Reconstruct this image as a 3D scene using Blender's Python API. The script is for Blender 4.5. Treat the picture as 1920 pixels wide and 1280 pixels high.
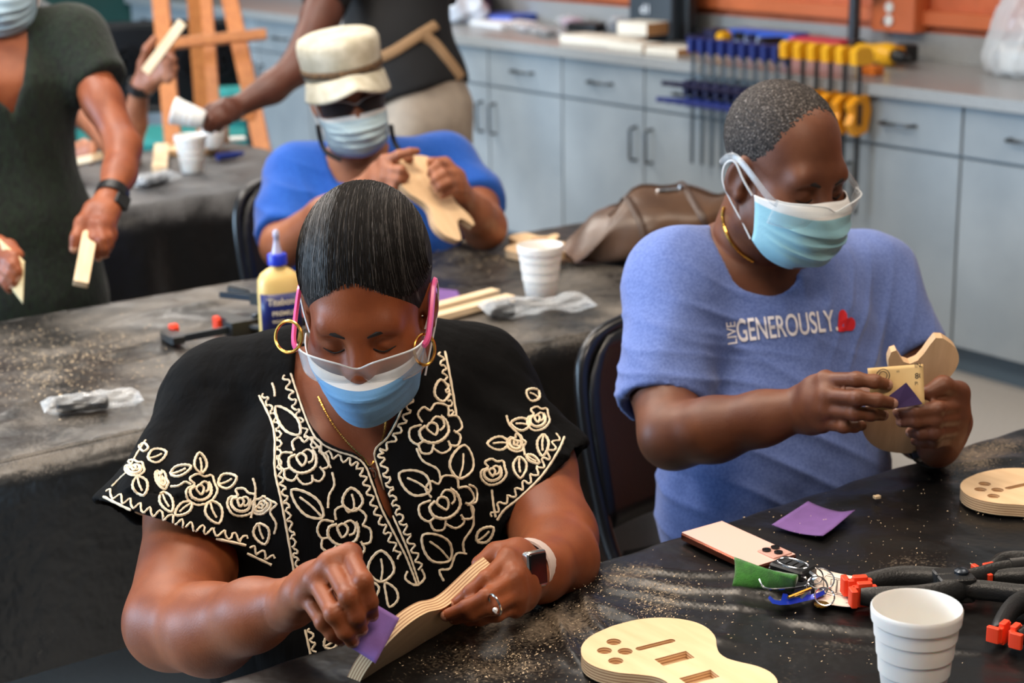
import bpy, bmesh, math, random
import numpy as np
from mathutils import Matrix, Vector
from mathutils.bvhtree import BVHTree
random.seed(7); RS = np.random.RandomState(7)
SC = bpy.context.scene; COL = SC.collection
for o in list(bpy.data.objects): bpy.data.objects.remove(o)

# ------------------------------------------------------------------ camera
FPX = 3270.0; PITCH = math.radians(15.4); ROLL = math.radians(0.96); CH = 1.623
Fv = np.array([0, math.cos(PITCH), -math.sin(PITCH)]); R0 = np.array([1.0, 0, 0]); U0 = np.cross(R0, Fv)
Rv = math.cos(ROLL)*R0 - math.sin(ROLL)*U0; Uv = math.sin(ROLL)*R0 + math.cos(ROLL)*U0
CAM = np.array([0, 0, CH])
cd = bpy.data.cameras.new('camera'); cam = bpy.data.objects.new('camera', cd); COL.objects.link(cam)
cd.sensor_width = 36.0; cd.lens = FPX/1920*36.0; cd.clip_start = 0.05; cd.clip_end = 60
m = Matrix.Identity(4)
for i in range(3):
    m[i][0] = Rv[i]; m[i][1] = Uv[i]; m[i][2] = -Fv[i]; m[i][3] = CAM[i]
cam.matrix_world = m
cd.dof.use_dof = True; cd.dof.focus_distance = 2.12; cd.dof.aperture_fstop = 5.0
SC.camera = cam
# ------------------------------------------------------------------ world, exposure
w = bpy.data.worlds.new('world'); SC.world = w; w.use_nodes = True
w.node_tree.nodes['Background'].inputs[0].default_value = (0.75, 0.85, 1.0, 1)
w.node_tree.nodes['Background'].inputs[1].default_value = 0.6
SC.view_settings.view_transform = 'Standard'; SC.view_settings.look = 'None'
SC.view_settings.exposure = 0.6; SC.view_settings.gamma = 1.0
SC.view_settings.use_curve_mapping = False
cy = SC.cycles; cy.max_bounces = 5; cy.diffuse_bounces = 3; cy.glossy_bounces = 3; cy.transmission_bounces = 4; cy.transparent_max_bounces = 10; cy.caustics_reflective = False; cy.caustics_refractive = False; cy.adaptive_threshold = 0.025
# ------------------------------------------------------------------ coordinates
AX = np.array([0.803, 0.596]); BX = np.array([-0.596, 0.803]); RANG = math.atan2(0.596, 0.803)
def px(u, v, d): return CAM + d*((u-960)/FPX*Rv - (v-640)/FPX*Uv + Fv)      # image point at a camera depth
def onz(u, v, z):                                                            # image point on a level plane
    r = (u-960)/FPX*Rv - (v-640)/FPX*Uv + Fv
    return CAM + r*((z-CH)/r[2])
def rm(a, b, z=0.0): p = a*AX + b*BX; return np.array([p[0], p[1], z])       # room axes: a along tables, b along cabinets
def ab(p): return float(p[0]*AX[0]+p[1]*AX[1]), float(p[0]*BX[0]+p[1]*BX[1])
def topx(P):
    d = np.asarray(P, float)-CAM; z = d@Fv
    return 960+FPX*(d@Rv)/z, 640-FPX*(d@Uv)/z, z
# ------------------------------------------------------------------ lights
def area(name, loc, target, sx, sy, power, col):
    l = bpy.data.lights.new(name, 'AREA'); l.shape = 'RECTANGLE'; l.size = sx; l.size_y = sy; l.energy = power; l.color = col
    o = bpy.data.objects.new(name, l); COL.objects.link(o); o.location = loc
    o.rotation_euler = (Vector(target)-Vector(loc)).to_track_quat('-Z', 'Y').to_euler(); return o
WARM = (1.0, 0.83, 0.66); COOL = (0.52, 0.75, 1.0); NEUT = (1.0, 0.92, 0.84)
LAMPS = [(0.75, 0.15, 26, WARM), (1.35, 2.3, 26, WARM), (3.0, 1.5, 11, WARM), (0.9, 3.9, 36, NEUT), (2.4, 4.2, 9, NEUT), (1.2, 6.2, 42, NEUT), (3.0, 7.0, 44, NEUT), (-0.9, 2.6, 22, NEUT)]  # first entry: unseen lamp added on the camera side to brighten faces and hands
for a, b, p, c in LAMPS:
    q = rm(a, b, 3.02); area('ceiling_lamp_light', q, (q[0], q[1], 0), 1.15, 0.55, p, c).rotation_euler.z = RANG
for b, p in ((6.6, 300), (3.6, 85)):
    q = rm(-3.55, b, 1.75); area('window_daylight', q, rm(4.4, b+0.4, 0.9), 1.9, 1.7, p, COOL)
# ------------------------------------------------------------------ helpers: mesh objects
def srgb(h):
    if isinstance(h, str): c = [int(h[i:i+2], 16)/255 for i in (0, 2, 4)]
    else: c = [x/255 for x in h]
    return tuple(x/12.92 if x <= 0.04045 else ((x+0.055)/1.055)**2.4 for x in c)+(1.0,)
def V3(p): return Vector((float(p[0]), float(p[1]), float(p[2])))
def unit(v): v = np.asarray(v, float); return v/np.linalg.norm(v)
def frame(x=None, y=None, z=None, o=(0, 0, 0)):
    """4x4 frame from two of three axes (the first given is kept exactly)"""
    if x is not None and z is not None: x = unit(x); y = unit(np.cross(z, x)); z = np.cross(x, y)
    elif y is not None and z is not None: y = unit(y); x = unit(np.cross(y, z)); z = np.cross(x, y)
    else: x = unit(x); z = unit(np.cross(x, y)); y = np.cross(z, x)
    M = Matrix.Identity(4)
    for i in range(3): M[i][0] = x[i]; M[i][1] = y[i]; M[i][2] = z[i]; M[i][3] = o[i]
    return M
def rotz(a, o=(0, 0, 0)): return Matrix.Translation(V3(o)) @ Matrix.Rotation(a, 4, 'Z')
def tag(o, label=None, cat=None, group=None, kind=None):
    if label: o['label'] = label
    if cat: o['category'] = cat
    if group: o['group'] = group
    if kind: o['kind'] = kind
    return o
def empty(name, M, label=None, cat=None, group=None):
    o = bpy.data.objects.new(name, None); o.empty_display_size = 0.05; COL.objects.link(o)
    o.matrix_world = M if isinstance(M, Matrix) else Matrix.Translation(V3(M))
    o['M'] = [float(x) for r in o.matrix_world for x in r]
    return tag(o, label, cat, group)
def wm(o): return o.matrix_world.copy() if o.parent is None else None
def link(name, me, parent=None, world=False, M=None):
    """world=True: the mesh is in world coordinates though its parent is not at the origin"""
    o = bpy.data.objects.new(name, me); COL.objects.link(o)
    if M is not None: o.matrix_world = M
    if parent is not None:
        o.parent = parent
        if world:
            P = parent.matrix_basis.copy(); q = parent
            while q.parent: P = q.parent.matrix_basis @ q.matrix_parent_inverse @ P; q = q.parent
            o.matrix_parent_inverse = P.inverted()
    return o
class MB:
    """collects vertices and faces, then builds one mesh object"""
    def __init__(s): s.v = []; s.f = []; s.mi = []; s.cur = 0
    def add(s, V, Fs, M=None):
        n = len(s.v)
        for p in V:
            p = Vector((p[0], p[1], p[2]))
            s.v.append(tuple(M @ p) if M is not None else tuple(p))
        for f in Fs: s.f.append([n+i for i in f]); s.mi.append(s.cur)
        return s
    def box(s, c, d, M=None, bev=0.0):
        x, y, z = d[0]/2, d[1]/2, d[2]/2; c = Vector(c)
        if bev <= 0:
            V = [(c.x+i*x, c.y+j*y, c.z+k*z) for i in (-1, 1) for j in (-1, 1) for k in (-1, 1)]
            return s.add(V, [(0, 1, 3, 2), (4, 6, 7, 5), (0, 4, 5, 1), (2, 3, 7, 6), (0, 2, 6, 4), (1, 5, 7, 3)], M)
        b = min(bev, x*.9, y*.9, z*.9); V = []; F = []
        # rounded in plan, chamfered top and bottom
        ring = []
        for sx, sy in ((1, 1), (-1, 1), (-1, -1), (1, -1)):
            a0 = math.atan2(sy, sx)-math.pi/4
            for k in range(4):
                a = a0+k*math.pi/6; ring.append((sx*(x-b), sy*(y-b), math.cos(a), math.sin(a)))
        for zz, off in ((-z, b*.4), (-z+b*.4, 0), (z-b*.4, 0), (z, b*.4)):
            for (rx, ry, ca, sa) in ring: V.append((c.x+rx+(b-off)*ca, c.y+ry+(b-off)*sa, c.z+zz))
        n = len(ring)
        for l in range(3):
            for i in range(n): F.append((l*n+i, l*n+(i+1) % n, (l+1)*n+(i+1) % n, (l+1)*n+i))
        F.append(tuple(range(n-1, -1, -1))); F.append(tuple(3*n+i for i in range(n)))
        return s.add(V, F, M)
    def tube(s, P, r, n=8, M=None, closed=False, cap=True, flat=1.0, up=None):
        P = [np.asarray(p, float) for p in P]; m = len(P); V = []; F = []; prev = None
        for i in range(m):
            t = P[(i+1) % m]-P[i-1] if closed else P[min(i+1, m-1)]-P[max(i-1, 0)]
            t = t/(np.linalg.norm(t)+1e-12)
            if prev is None:
                a = np.asarray(up, float) if up is not None else np.array([0, 0, 1.0])
                if abs(a@t) > .95: a = np.array([1.0, 0, 0])
            else: a = prev
            nrm = a-(a@t)*t; nrm /= np.linalg.norm(nrm)+1e-12; prev = nrm; bi = np.cross(t, nrm)
            rr = r[i] if hasattr(r, '__len__') else r
            for k in range(n):
                an = 2*math.pi*k/n; V.append(P[i]+rr*(math.cos(an)*nrm*flat+math.sin(an)*bi))
        L = m if closed else m-1
        for i in range(L):
            j = (i+1) % m
            for k in range(n): F.append((i*n+k, i*n+(k+1) % n, j*n+(k+1) % n, j*n+k))
        if cap and not closed: F.append(tuple(range(n-1, -1, -1))); F.append(tuple((m-1)*n+k for k in range(n)))
        return s.add(V, F, M)
    def lathe(s, prof, n=28, M=None, cap0=True, cap1=True):
        V = []; F = []
        for r, z in prof:
            for k in range(n): a = 2*math.pi*k/n; V.append((r*math.cos(a), r*math.sin(a), z))
        for i in range(len(prof)-1):
            for k in range(n): F.append((i*n+k, i*n+(k+1) % n, (i+1)*n+(k+1) % n, (i+1)*n+k))
        if cap0: F.append(tuple(range(n-1, -1, -1)))
        if cap1: F.append(tuple((len(prof)-1)*n+k for k in range(n)))
        return s.add(V, F, M)
    def prism(s, poly, z0, z1, M=None):
        n = len(poly); V = [(x, y, z0) for x, y in poly]+[(x, y, z1) for x, y in poly]
        F = [tuple(range(n-1, -1, -1)), tuple(n+i for i in range(n))]+[(i, (i+1) % n, n+(i+1) % n, n+i) for i in range(n)]
        return s.add(V, F, M)
    def grid(s, fn, nu, nv, M=None, cu=False):
        V = [fn(i/(nu if cu else nu-1), j/(nv-1)) for j in range(nv) for i in range(nu)]; F = []
        for j in range(nv-1):
            for i in range(nu if cu else nu-1): k = (i+1) % nu; F.append((j*nu+i, j*nu+k, (j+1)*nu+k, (j+1)*nu+i))
        return s.add(V, F, M)
    def mesh(s, name, mats, smooth=True, angle=None):
        me = bpy.data.meshes.new(name); me.from_pydata(s.v, [], s.f)
        for mt in (mats if isinstance(mats, (list, tuple)) else [mats]): me.materials.append(mt)
        me.polygons.foreach_set('material_index', s.mi); me.validate(); me.update()
        if smooth:
            me.polygons.foreach_set('use_smooth', [True]*len(me.polygons)); me.set_sharp_from_angle(angle=math.radians(angle or 38))
        return me
    def build(s, name, mats, parent=None, world=False, M=None, smooth=True, angle=None):
        return link(name, s.mesh(name, mats, smooth, angle), parent, world, M)
def solidify(o, t, off=-1):
    md = o.modifiers.new('solidify', 'SOLIDIFY'); md.thickness = t; md.offset = off; return o
def copy_tree(o, M=None, parent=None):
    c = o.copy(); COL.objects.link(c)
    if parent is not None: c.parent = parent; c.matrix_parent_inverse = o.matrix_parent_inverse.copy()
    if M is not None: c.matrix_world = M
    for ch in [x for x in bpy.data.objects if x.parent == o]: copy_tree(ch, None, c)
    return c
def smoothpoly(P, n=6, closed=True):
    P = [np.asarray(p, float) for p in P]; m = len(P); out = []
    for i in range(m if closed else m-1):
        if closed: p0, p1, p2, p3 = P[i-1], P[i], P[(i+1) % m], P[(i+2) % m]
        else: p0, p1, p2, p3 = P[max(i-1, 0)], P[i], P[i+1], P[min(i+2, m-1)]
        for k in range(n):
            t = k/n
            out.append(.5*((2*p1)+(-p0+p2)*t+(2*p0-5*p1+4*p2-p3)*t*t+(-p0+3*p1-3*p2+p3)*t**3))
    if not closed: out.append(P[-1])
    return out
# ------------------------------------------------------------------ helpers: materials
def mat(name, col, rough=0.5, metal=0.0, var=0.0, vscale=8.0, bump=0.0, bscale=60.0, spec=0.5, col2=None, stretch=None, coat=0.0, trans=0.0, sheen=0.0, subs=0.0, alpha=1.0, emit=0.0, detail=3.0, bdist=0.01):
    m = bpy.data.materials.new(name); m.use_nodes = True; nt = m.node_tree; b = nt.nodes['Principled BSDF']
    c = srgb(col) if not isinstance(col, tuple) or len(col) == 3 else col
    b.inputs['Base Color'].default_value = c; b.inputs['Roughness'].default_value = rough; b.inputs['Metallic'].default_value = metal
    b.inputs['Specular IOR Level'].default_value = spec; b.inputs['Coat Weight'].default_value = coat; b.inputs['Coat Roughness'].default_value = .2
    b.inputs['Transmission Weight'].default_value = trans; b.inputs['Sheen Weight'].default_value = sheen; b.inputs['Alpha'].default_value = alpha
    if subs: b.inputs['Subsurface Weight'].default_value = subs; b.inputs['Subsurface Radius'].default_value = (1, .35, .2); b.inputs['Subsurface Scale'].default_value = .008
    if emit: b.inputs['Emission Color'].default_value = c; b.inputs['Emission Strength'].default_value = emit
    tc = nt.nodes.new('ShaderNodeTexCoord'); co = tc.outputs['Object']
    if stretch is not None:
        mp = nt.nodes.new('ShaderNodeMapping'); mp.inputs['Scale'].default_value = stretch; nt.links.new(co, mp.inputs[0]); co = mp.outputs[0]
    if var or col2 is not None:
        n = nt.nodes.new('ShaderNodeTexNoise'); n.inputs['Scale'].default_value = vscale; n.inputs['Detail'].default_value = detail; nt.links.new(co, n.inputs['Vector'])
        r = nt.nodes.new('ShaderNodeValToRGB'); nt.links.new(n.outputs['Fac'], r.inputs[0])
        c2 = srgb(col2) if col2 is not None else tuple(x*(1-var) for x in c[:3])+(1,)
        c1 = c if col2 is not None else tuple(min(1, x*(1+var)) for x in c[:3])+(1,)
        r.color_ramp.elements[0].color = c2; r.color_ramp.elements[0].position = .35; r.color_ramp.elements[1].color = c1; r.color_ramp.elements[1].position = .65
        nt.links.new(r.outputs[0], b.inputs['Base Color'])
    if bump:
        n = nt.nodes.new('ShaderNodeTexNoise'); n.inputs['Scale'].default_value = bscale; n.inputs['Detail'].default_value = 2; nt.links.new(co, n.inputs['Vector'])
        bp = nt.nodes.new('ShaderNodeBump'); bp.inputs['Strength'].default_value = bump; bp.inputs['Distance'].default_value = bdist
        nt.links.new(n.outputs['Fac'], bp.inputs['Height']); nt.links.new(bp.outputs[0], b.inputs['Normal'])
    return m
def nd(m, t, **kw):
    n = m.node_tree.nodes.new(t)
    for k, v in kw.items(): setattr(n, k, v)
    return n
def clearmat(name, tint=(1, 1, 1), gloss=0.12, rough=0.05, film=(.9, .93, .95)):
    m = bpy.data.materials.new(name); m.use_nodes = True; nt = m.node_tree; nt.nodes.remove(nt.nodes['Principled BSDF'])
    tr = nd(m, 'ShaderNodeBsdfTransparent'); tr.inputs[0].default_value = tuple(tint)+(1,)
    gl = nd(m, 'ShaderNodeBsdfPrincipled'); gl.inputs['Base Color'].default_value = tuple(film)+(1,); gl.inputs['Roughness'].default_value = rough
    fr = nd(m, 'ShaderNodeLayerWeight'); fr.inputs[0].default_value = .35
    ma = nd(m, 'ShaderNodeMath', operation='MULTIPLY_ADD'); nt.links.new(fr.outputs['Facing'], ma.inputs[0]); ma.inputs[1].default_value = .5; ma.inputs[2].default_value = gloss
    mx = nd(m, 'ShaderNodeMixShader'); nt.links.new(ma.outputs[0], mx.inputs[0]); nt.links.new(tr.outputs[0], mx.inputs[1]); nt.links.new(gl.outputs[0], mx.inputs[2])
    nt.links.new(mx.outputs[0], nt.nodes['Material Output'].inputs[0]); return m
# ------------------------------------------------------------------ the room
M_floor = mat('terrazzo floor', (176, 170, 163), .35, var=.06, vscale=90, bump=.02, bscale=30)
M_wallg = mat('painted wall', (128, 128, 126), .7, var=.03, vscale=3)
M_teal = mat('teal painted wall', (16, 62, 58), .6, var=.12, vscale=1.5)
M_orange = mat('orange painted block', (196, 100, 58), .55, var=.10, vscale=14, bump=.25, bscale=45)
M_orail = mat('orange enamel raceway', (204, 108, 62), .45, var=.05, vscale=6)
M_ceil = mat('ceiling grey', (150, 150, 148), .8)
A0, A1, B0, B1, HC = -3.8, 4.95, -2.4, 9.47, 3.1
def slab(name, a0, a1, b0, b1, z0, z1, m):
    mb = MB(); mb.box(((a0+a1)/2, (b0+b1)/2, (z0+z1)/2), (a1-a0, b1-b0, z1-z0))
    o = mb.build(name, m, M=rotz(RANG), smooth=False); o['kind'] = 'structure'; return o
slab('floor', A0-.1, A1+.1, B0-.1, B1+.1, -.1, 0, M_floor)
slab('ceiling', A0-.1, A1+.1, B0-.1, B1+.1, HC, HC+.1, M_ceil)
slab('wall_right', A1, A1+.1, B0, B1, 1.32, HC, M_wallg)
slab('trim_1', A1, A1+.1, B0, B1, 0, 1.32, M_orange)
slab('wall_back', A0, A1, B1, B1+.1, 0, HC, M_teal)
slab('wall_front', A0, A1, B0-.1, B0, 0, HC, M_wallg)
# left wall with two window openings
mb = MB()
edges = [B0, 2.6, 4.6, 5.6, 7.6, B1]
for i in range(5):
    b0, b1 = edges[i], edges[i+1]
    if i in (1, 3):
        mb.box((A0-.05, (b0+b1)/2, .4), (.1, b1-b0, .8)); mb.box((A0-.05, (b0+b1)/2, 2.9), (.1, b1-b0, .4))
    else: mb.box((A0-.05, (b0+b1)/2, HC/2), (.1, b1-b0, HC))
mb.build('wall_left', M_wallg, M=rotz(RANG), smooth=False)['kind'] = 'structure'
M_wframe = mat('white window frame', (222, 224, 224), .4)
M_glass = clearmat('window glass', (.95, .98, 1), .05)
for n, (b0, b1) in enumerate(((2.6, 4.6), (5.6, 7.6))):
    mb = MB()
    for b in (b0+.04, (b0+b1)/2, b1-.04): mb.box((A0-.05, b, 1.75), (.08, .07, 1.9))
    for z in (.84, 1.75, 2.66): mb.box((A0-.05, (b0+b1)/2, z), (.07, b1-b0, .07))
    wo = mb.build('window_%d' % (n+1), M_wframe, M=rotz(RANG)); wo['kind'] = 'structure'
    g = MB(); g.box((A0-.05, (b0+b1)/2, 1.75), (.008, b1-b0-.1, 1.8)); g.build('pane', M_glass, wo, smooth=False)
# ceiling lamps (one above each light, the added camera-side fill included)
M_diff = mat('lamp diffuser', (255, 248, 236), .5, emit=2.0); M_lframe = mat('lamp frame', (235, 235, 235), .4)
for i, (a, b, p, c) in enumerate(LAMPS):
    r = empty('ceiling_light', rotz(RANG, rm(a, b, HC)), 'flat rectangular ceiling light panel with white frame', 'ceiling light', 'ceiling light panels')
    mb = MB()
    for s in (-1, 1): mb.box((0, s*.3, -.02), (1.24, .03, .04)); mb.box((s*.605, 0, -.02), (.03, .57, .04))
    mb.build('frame', M_lframe, r); MB().box((0, 0, -.012), (1.18, .57, .015)).build('diffuser', M_diff, r)
# ------------------------------------------------------------------ cabinets along the right wall
def cabmat(name):
    m = mat(name, (152, 160, 165), .42, var=.10, vscale=3.2, bump=.03, bscale=12, col2=(136, 145, 151)); return m
M_cab = cabmat('grey blue laminate'); M_carc = mat('cabinet carcass', (112, 122, 128), .5)
M_kick = mat('blue grey toe kick', (84, 100, 112), .5); M_hand = mat('brushed dark nickel', (88, 90, 92), .35, metal=.9)
M_top = mat('grey laminate worktop', (150, 152, 152), .28, var=.06, vscale=120, bump=.01)
XF = 4.33; V4B = 3.477; UW = .9965
cabs = []
def handle(horizontal, parent, M):
    mb = MB(); L = .128
    if horizontal: mb.tube([(0, -L/2, 0), (-.03, -L/2+.004, 0), (-.034, -L/2+.012, 0), (-.034, L/2-.012, 0), (-.03, L/2-.004, 0), (0, L/2, 0)], .006, 8)
    else: mb.tube([(0, 0, -L/2), (-.03, 0, -L/2+.004), (-.034, 0, -L/2+.012), (-.034, 0, L/2-.012), (-.03, 0, L/2-.004), (0, 0, L/2)], .006, 8)
    h = mb.build('handle', M_hand, parent); h.matrix_local = M; return h
def cabinet(b0):
    r = empty('base_cabinet', rotz(RANG, rm(XF, b0, 0)))
    MB().box((.30, UW/2, .49), (.56, UW-.002, .766)).build('carcass', M_carc, r)
    MB().box((.33, UW/2, .0535), (.5, UW, .107)).build('toe_kick', M_kick, r)
    g = .0045
    for k in range(2):
        yc = UW*(.25+.5*k); wd = UW/2-2*g
        d = MB().box((.009, yc, .7925), (.018, wd, .151), bev=.002).build('drawer', M_cab, r); handle(True, d, Matrix.Translation((0, yc, .79)))
        d = MB().box((.009, yc, .407), (.018, wd, .60), bev=.002).build('door', M_cab, r)
        handle(False, d, Matrix.Translation((0, UW/2+(-.045 if k == 0 else .045), .577)))
    return r
labs = ['grey-blue base cabinet at the right picture edge', 'grey-blue base cabinet right behind the blue T-shirt', 'grey-blue base cabinet directly above the brown leather bag',
        'grey-blue base cabinet behind the khaki trousers', 'grey-blue base cabinet between easel and black-shirted person', 'grey-blue base cabinet farthest away, behind the easel', 'grey-blue base cabinet in the far corner by the teal wall']
base = None
for k in range(-1, 6):
    b0 = V4B+k*UW
    if base is None: c = base = cabinet(b0)
    else: c = copy_tree(base, rotz(RANG, rm(XF, b0, 0)))
    tag(c, labs[k+1], 'cabinet', 'grey-blue base cabinets')
BE = V4B+6*UW
wt = MB().box(((4.295+4.93)/2, (BE+V4B-UW)/2, .894), (4.93-4.295, BE-V4B+UW, .04), bev=.006)
tag(wt.build('worktop', M_top, M=rotz(RANG)), 'long grey laminate worktop running over all the base cabinets', 'worktop')
tag(MB().box((4.94, (BE+V4B-UW)/2, .962), (.02, BE-V4B+UW, .096)).build('splash_board', M_top, M=rotz(RANG), smooth=False), 'grey upstand strip between the worktop and the orange wall', 'splash board')
# orange raceway rail with outlet box on the wall
rc = empty('wall_raceway', rotz(RANG, rm(A1, 4.2, 1.0)), 'orange metal cable raceway with outlet box on orange wall', 'raceway')
MB().box((-.02, 1.0, .062), (.04, 9, .05), bev=.006).build('channel', M_orail, rc)
bo = MB().box((-.045, .04, .075), (.09, .2, .13), bev=.01).build('outlet_box', M_orail, rc)
M_out = mat('white outlet plastic', (228, 226, 220), .35); M_blk = mat('black plastic', (20, 20, 21), .38)
for z in (.052, .098):
    e = MB().lathe([(.0, 0), (.017, 0), (.019, .003), (.019, .008)], 18, Matrix.Translation((-.09, .05, z)) @ Matrix.Rotation(-math.pi/2, 4, 'Y')).build('receptacle', M_out, bo)
# ------------------------------------------------------------------ tables under black plastic
def plastic(name, dustA=.0, dustscale=7.0, seedv=0.0, dcol=(186, 164, 138), basec=(20, 19, 19)):
    m = mat(name, basec, .33, spec=.5, bump=.5, bscale=26, bdist=.006); nt = m.node_tree; b = nt.nodes['Principled BSDF']
    tc = nt.nodes.new('ShaderNodeTexCoord'); mp = nt.nodes.new('ShaderNodeMapping'); mp.inputs['Location'].default_value = (seedv, seedv*.7, 0); nt.links.new(tc.outputs['Object'], mp.inputs[0])
    n1 = nt.nodes.new('ShaderNodeTexNoise'); n1.inputs['Scale'].default_value = dustscale; n1.inputs['Detail'].default_value = 3; nt.links.new(mp.outputs[0], n1.inputs['Vector'])
    n2 = nt.nodes.new('ShaderNodeTexNoise'); n2.inputs['Scale'].default_value = 260; n2.inputs['Detail'].default_value = 2; nt.links.new(mp.outputs[0], n2.inputs['Vector'])
    at = nt.nodes.new('ShaderNodeAttribute'); at.attribute_name = 'dust'
    ad = nd(m, 'ShaderNodeMath', operation='MULTIPLY_ADD'); nt.links.new(n1.outputs['Fac'], ad.inputs[0]); ad.inputs[1].default_value = .9; nt.links.new(at.outputs['Fac'], ad.inputs[2])
    mu = nd(m, 'ShaderNodeMath', operation='MULTIPLY_ADD'); nt.links.new(n2.outputs['Fac'], mu.inputs[0]); mu.inputs[1].default_value = .7; nt.links.new(ad.outputs[0], mu.inputs[2])
    r = nd(m, 'ShaderNodeMapRange'); nt.links.new(mu.outputs[0], r.inputs[0]); r.inputs[1].default_value = 1.02; r.inputs[2].default_value = 1.75; r.inputs[3].default_value = dustA; r.inputs[4].default_value = .95
    mx = nd(m, 'ShaderNodeMix', data_type='RGBA'); nt.links.new(r.outputs[0], mx.inputs[0]); mx.inputs[6].default_value = srgb(basec); mx.inputs[7].default_value = srgb(dcol)
    nt.links.new(mx.outputs[2], b.inputs['Base Color'])
    ro = nd(m, 'ShaderNodeMath', operation='MULTIPLY_ADD'); nt.links.new(r.outputs[0], ro.inputs[0]); ro.inputs[1].default_value = .5; ro.inputs[2].default_value = .34
    nt.links.new(ro.outputs[0], b.inputs['Roughness']); return m
M_legm = mat('grey steel table leg', (120, 122, 124), .35, metal=.8); M_tabletop = mat('table board', (190, 188, 182), .6)
def table(a0, a1, b0, b1, z, step, ridges, dust, label, seedv, drop, corner=.03, clothlabel='', basec=(18, 17, 17), dustA=0.0, back_shade=True, dcol=(186, 164, 138)):
    r = empty('folding_table', rotz(RANG, rm((a0+a1)/2, (b0+b1)/2, 0)), label, 'table')
    ha, hb = (a1-a0)/2, (b1-b0)/2
    MB().box((0, 0, z-.026), (2*ha-.03, 2*hb-.03, .04), bev=.02).build('tabletop', M_tabletop, r)
    for sx in (-1, 1):
        for sy in (-1, 1): MB().tube([(sx*(ha-.2), sy*(hb-.1), z-.05), (sx*(ha-.17), sy*(hb-.08), 0)], .0125, 8).build('leg', M_legm, r)
        MB().tube([(sx*(ha-.185), -hb+.09, .35), (sx*(ha-.185), hb-.09, .35)], .01, 8).build('leg_brace', M_legm, r)
    # cloth: a dense top with creases and a hanging skirt
    na = max(8, int((a1-a0)/step)); nb = max(8, int((b1-b0)/step))
    ua = np.linspace(-ha, ha, na+1); ub = np.linspace(-hb, hb, nb+1); X, Y = np.meshgrid(ua, ub, indexing='xy')
    Z = np.zeros_like(X); D = np.zeros_like(X)
    ca, cb = (a0+a1)/2, (b0+b1)/2
    for (p, q, h, wd) in ridges:
        p = np.array(p)-(ca, cb); q = np.array(q)-(ca, cb); L = np.linalg.norm(q-p); t = (q-p)/L; nn = np.array([-t[1], t[0]])
        s = (X-p[0])*t[0]+(Y-p[1])*t[1]; e = (X-p[0])*nn[0]+(Y-p[1])*nn[1]+.006*np.sin(s*23+p[0]*9)+.01*np.sin(s*7+q[1]*5)
        fade = np.clip(s/L*4, 0, 1)*np.clip((1-s/L)*4, 0, 1)
        Z += h*fade*np.exp(-(e/wd)**2)
    for (c, sa, sb, amt) in dust:  # sawdust; on the two farther tables also painted sheen
        D = np.maximum(D, amt*np.exp(-((X-(c[0]-ca))/sa)**2-((Y-(c[1]-cb))/sb)**2))
    Z += .0010*np.sin(X*31+3*np.sin(Y*9+seedv))*np.sin(Y*23+seedv)+.0007*np.sin(X*67+Y*53)
    Z = np.clip(Z, -.003, .012)
    # round the plan corners
    ox = np.maximum(np.abs(X)-(ha-corner), 0); oy = np.maximum(np.abs(Y)-(hb-corner), 0); rr = np.hypot(ox, oy); k = np.where(rr > corner, corner/np.maximum(rr, 1e-9), 1)
    X2 = np.where(rr > corner, np.sign(X)*(ha-corner+ox*k), X); Y2 = np.where(rr > corner, np.sign(Y)*(hb-corner+oy*k), Y)
    edge = np.minimum(ha-np.abs(X), hb-np.abs(Y)); Z = Z-.007*np.clip(1-edge/.014, 0, 1)**2
    V = [(X2[j, i], Y2[j, i], z+Z[j, i]) for j in range(nb+1) for i in range(na+1)]; W = na+1
    Fc = [(j*W+i, j*W+i+1, (j+1)*W+i+1, (j+1)*W+i) for j in range(nb) for i in range(na)]
    per = [i for i in range(na)]+[j*W+na for j in range(nb)]+[nb*W+i for i in range(na, 0, -1)]+[j*W for j in range(nb, 0, -1)]
    rows = 9; prev = per; n = len(per)
    for l in range(1, rows):
        new = []; t = l/(rows-1)
        for i, idx in enumerate(per):
            x, y, _ = V[idx]; dx, dy = x/ha, y/hb; qn = math.hypot(dx, dy)
            out = .004+(.018+.02*math.sin(i*step*19+seedv)+.012*math.sin(i*step*43+1.3*seedv))*t**.8
            V.append((x+out*dx/qn, y+out*dy/qn, z-.007-(max(drop, .69) if y > hb-.02 and back_shade else drop)*t)); new.append(len(V)-1)  # unseen back skirt hung lower to block light from the floor under the table
        for i in range(n): Fc.append((prev[i], new[i], new[(i+1) % n], prev[(i+1) % n]))
        prev = new
    me = bpy.data.meshes.new('tablecloth'); me.from_pydata(V, [], Fc); me.materials.append(plastic('black plastic sheet %d' % int(seedv*10), dustA, 7.0, seedv, dcol=dcol, basec=basec))
    a = me.attributes.new('dust', 'FLOAT', 'POINT'); vals = np.zeros(len(V), np.float32); vals[:D.size] = D.ravel(); a.data.foreach_set('value', vals)
    me.polygons.foreach_set('use_smooth', [True]*len(me.polygons)); me.update()
    o = link('tablecloth', me, M=rotz(RANG, rm(ca, cb, 0))); tag(o, clothlabel, 'tablecloth'); return r
def P2(u, v, z=.74): return ab(onz(u, v, z))
TZ = .74
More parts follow.
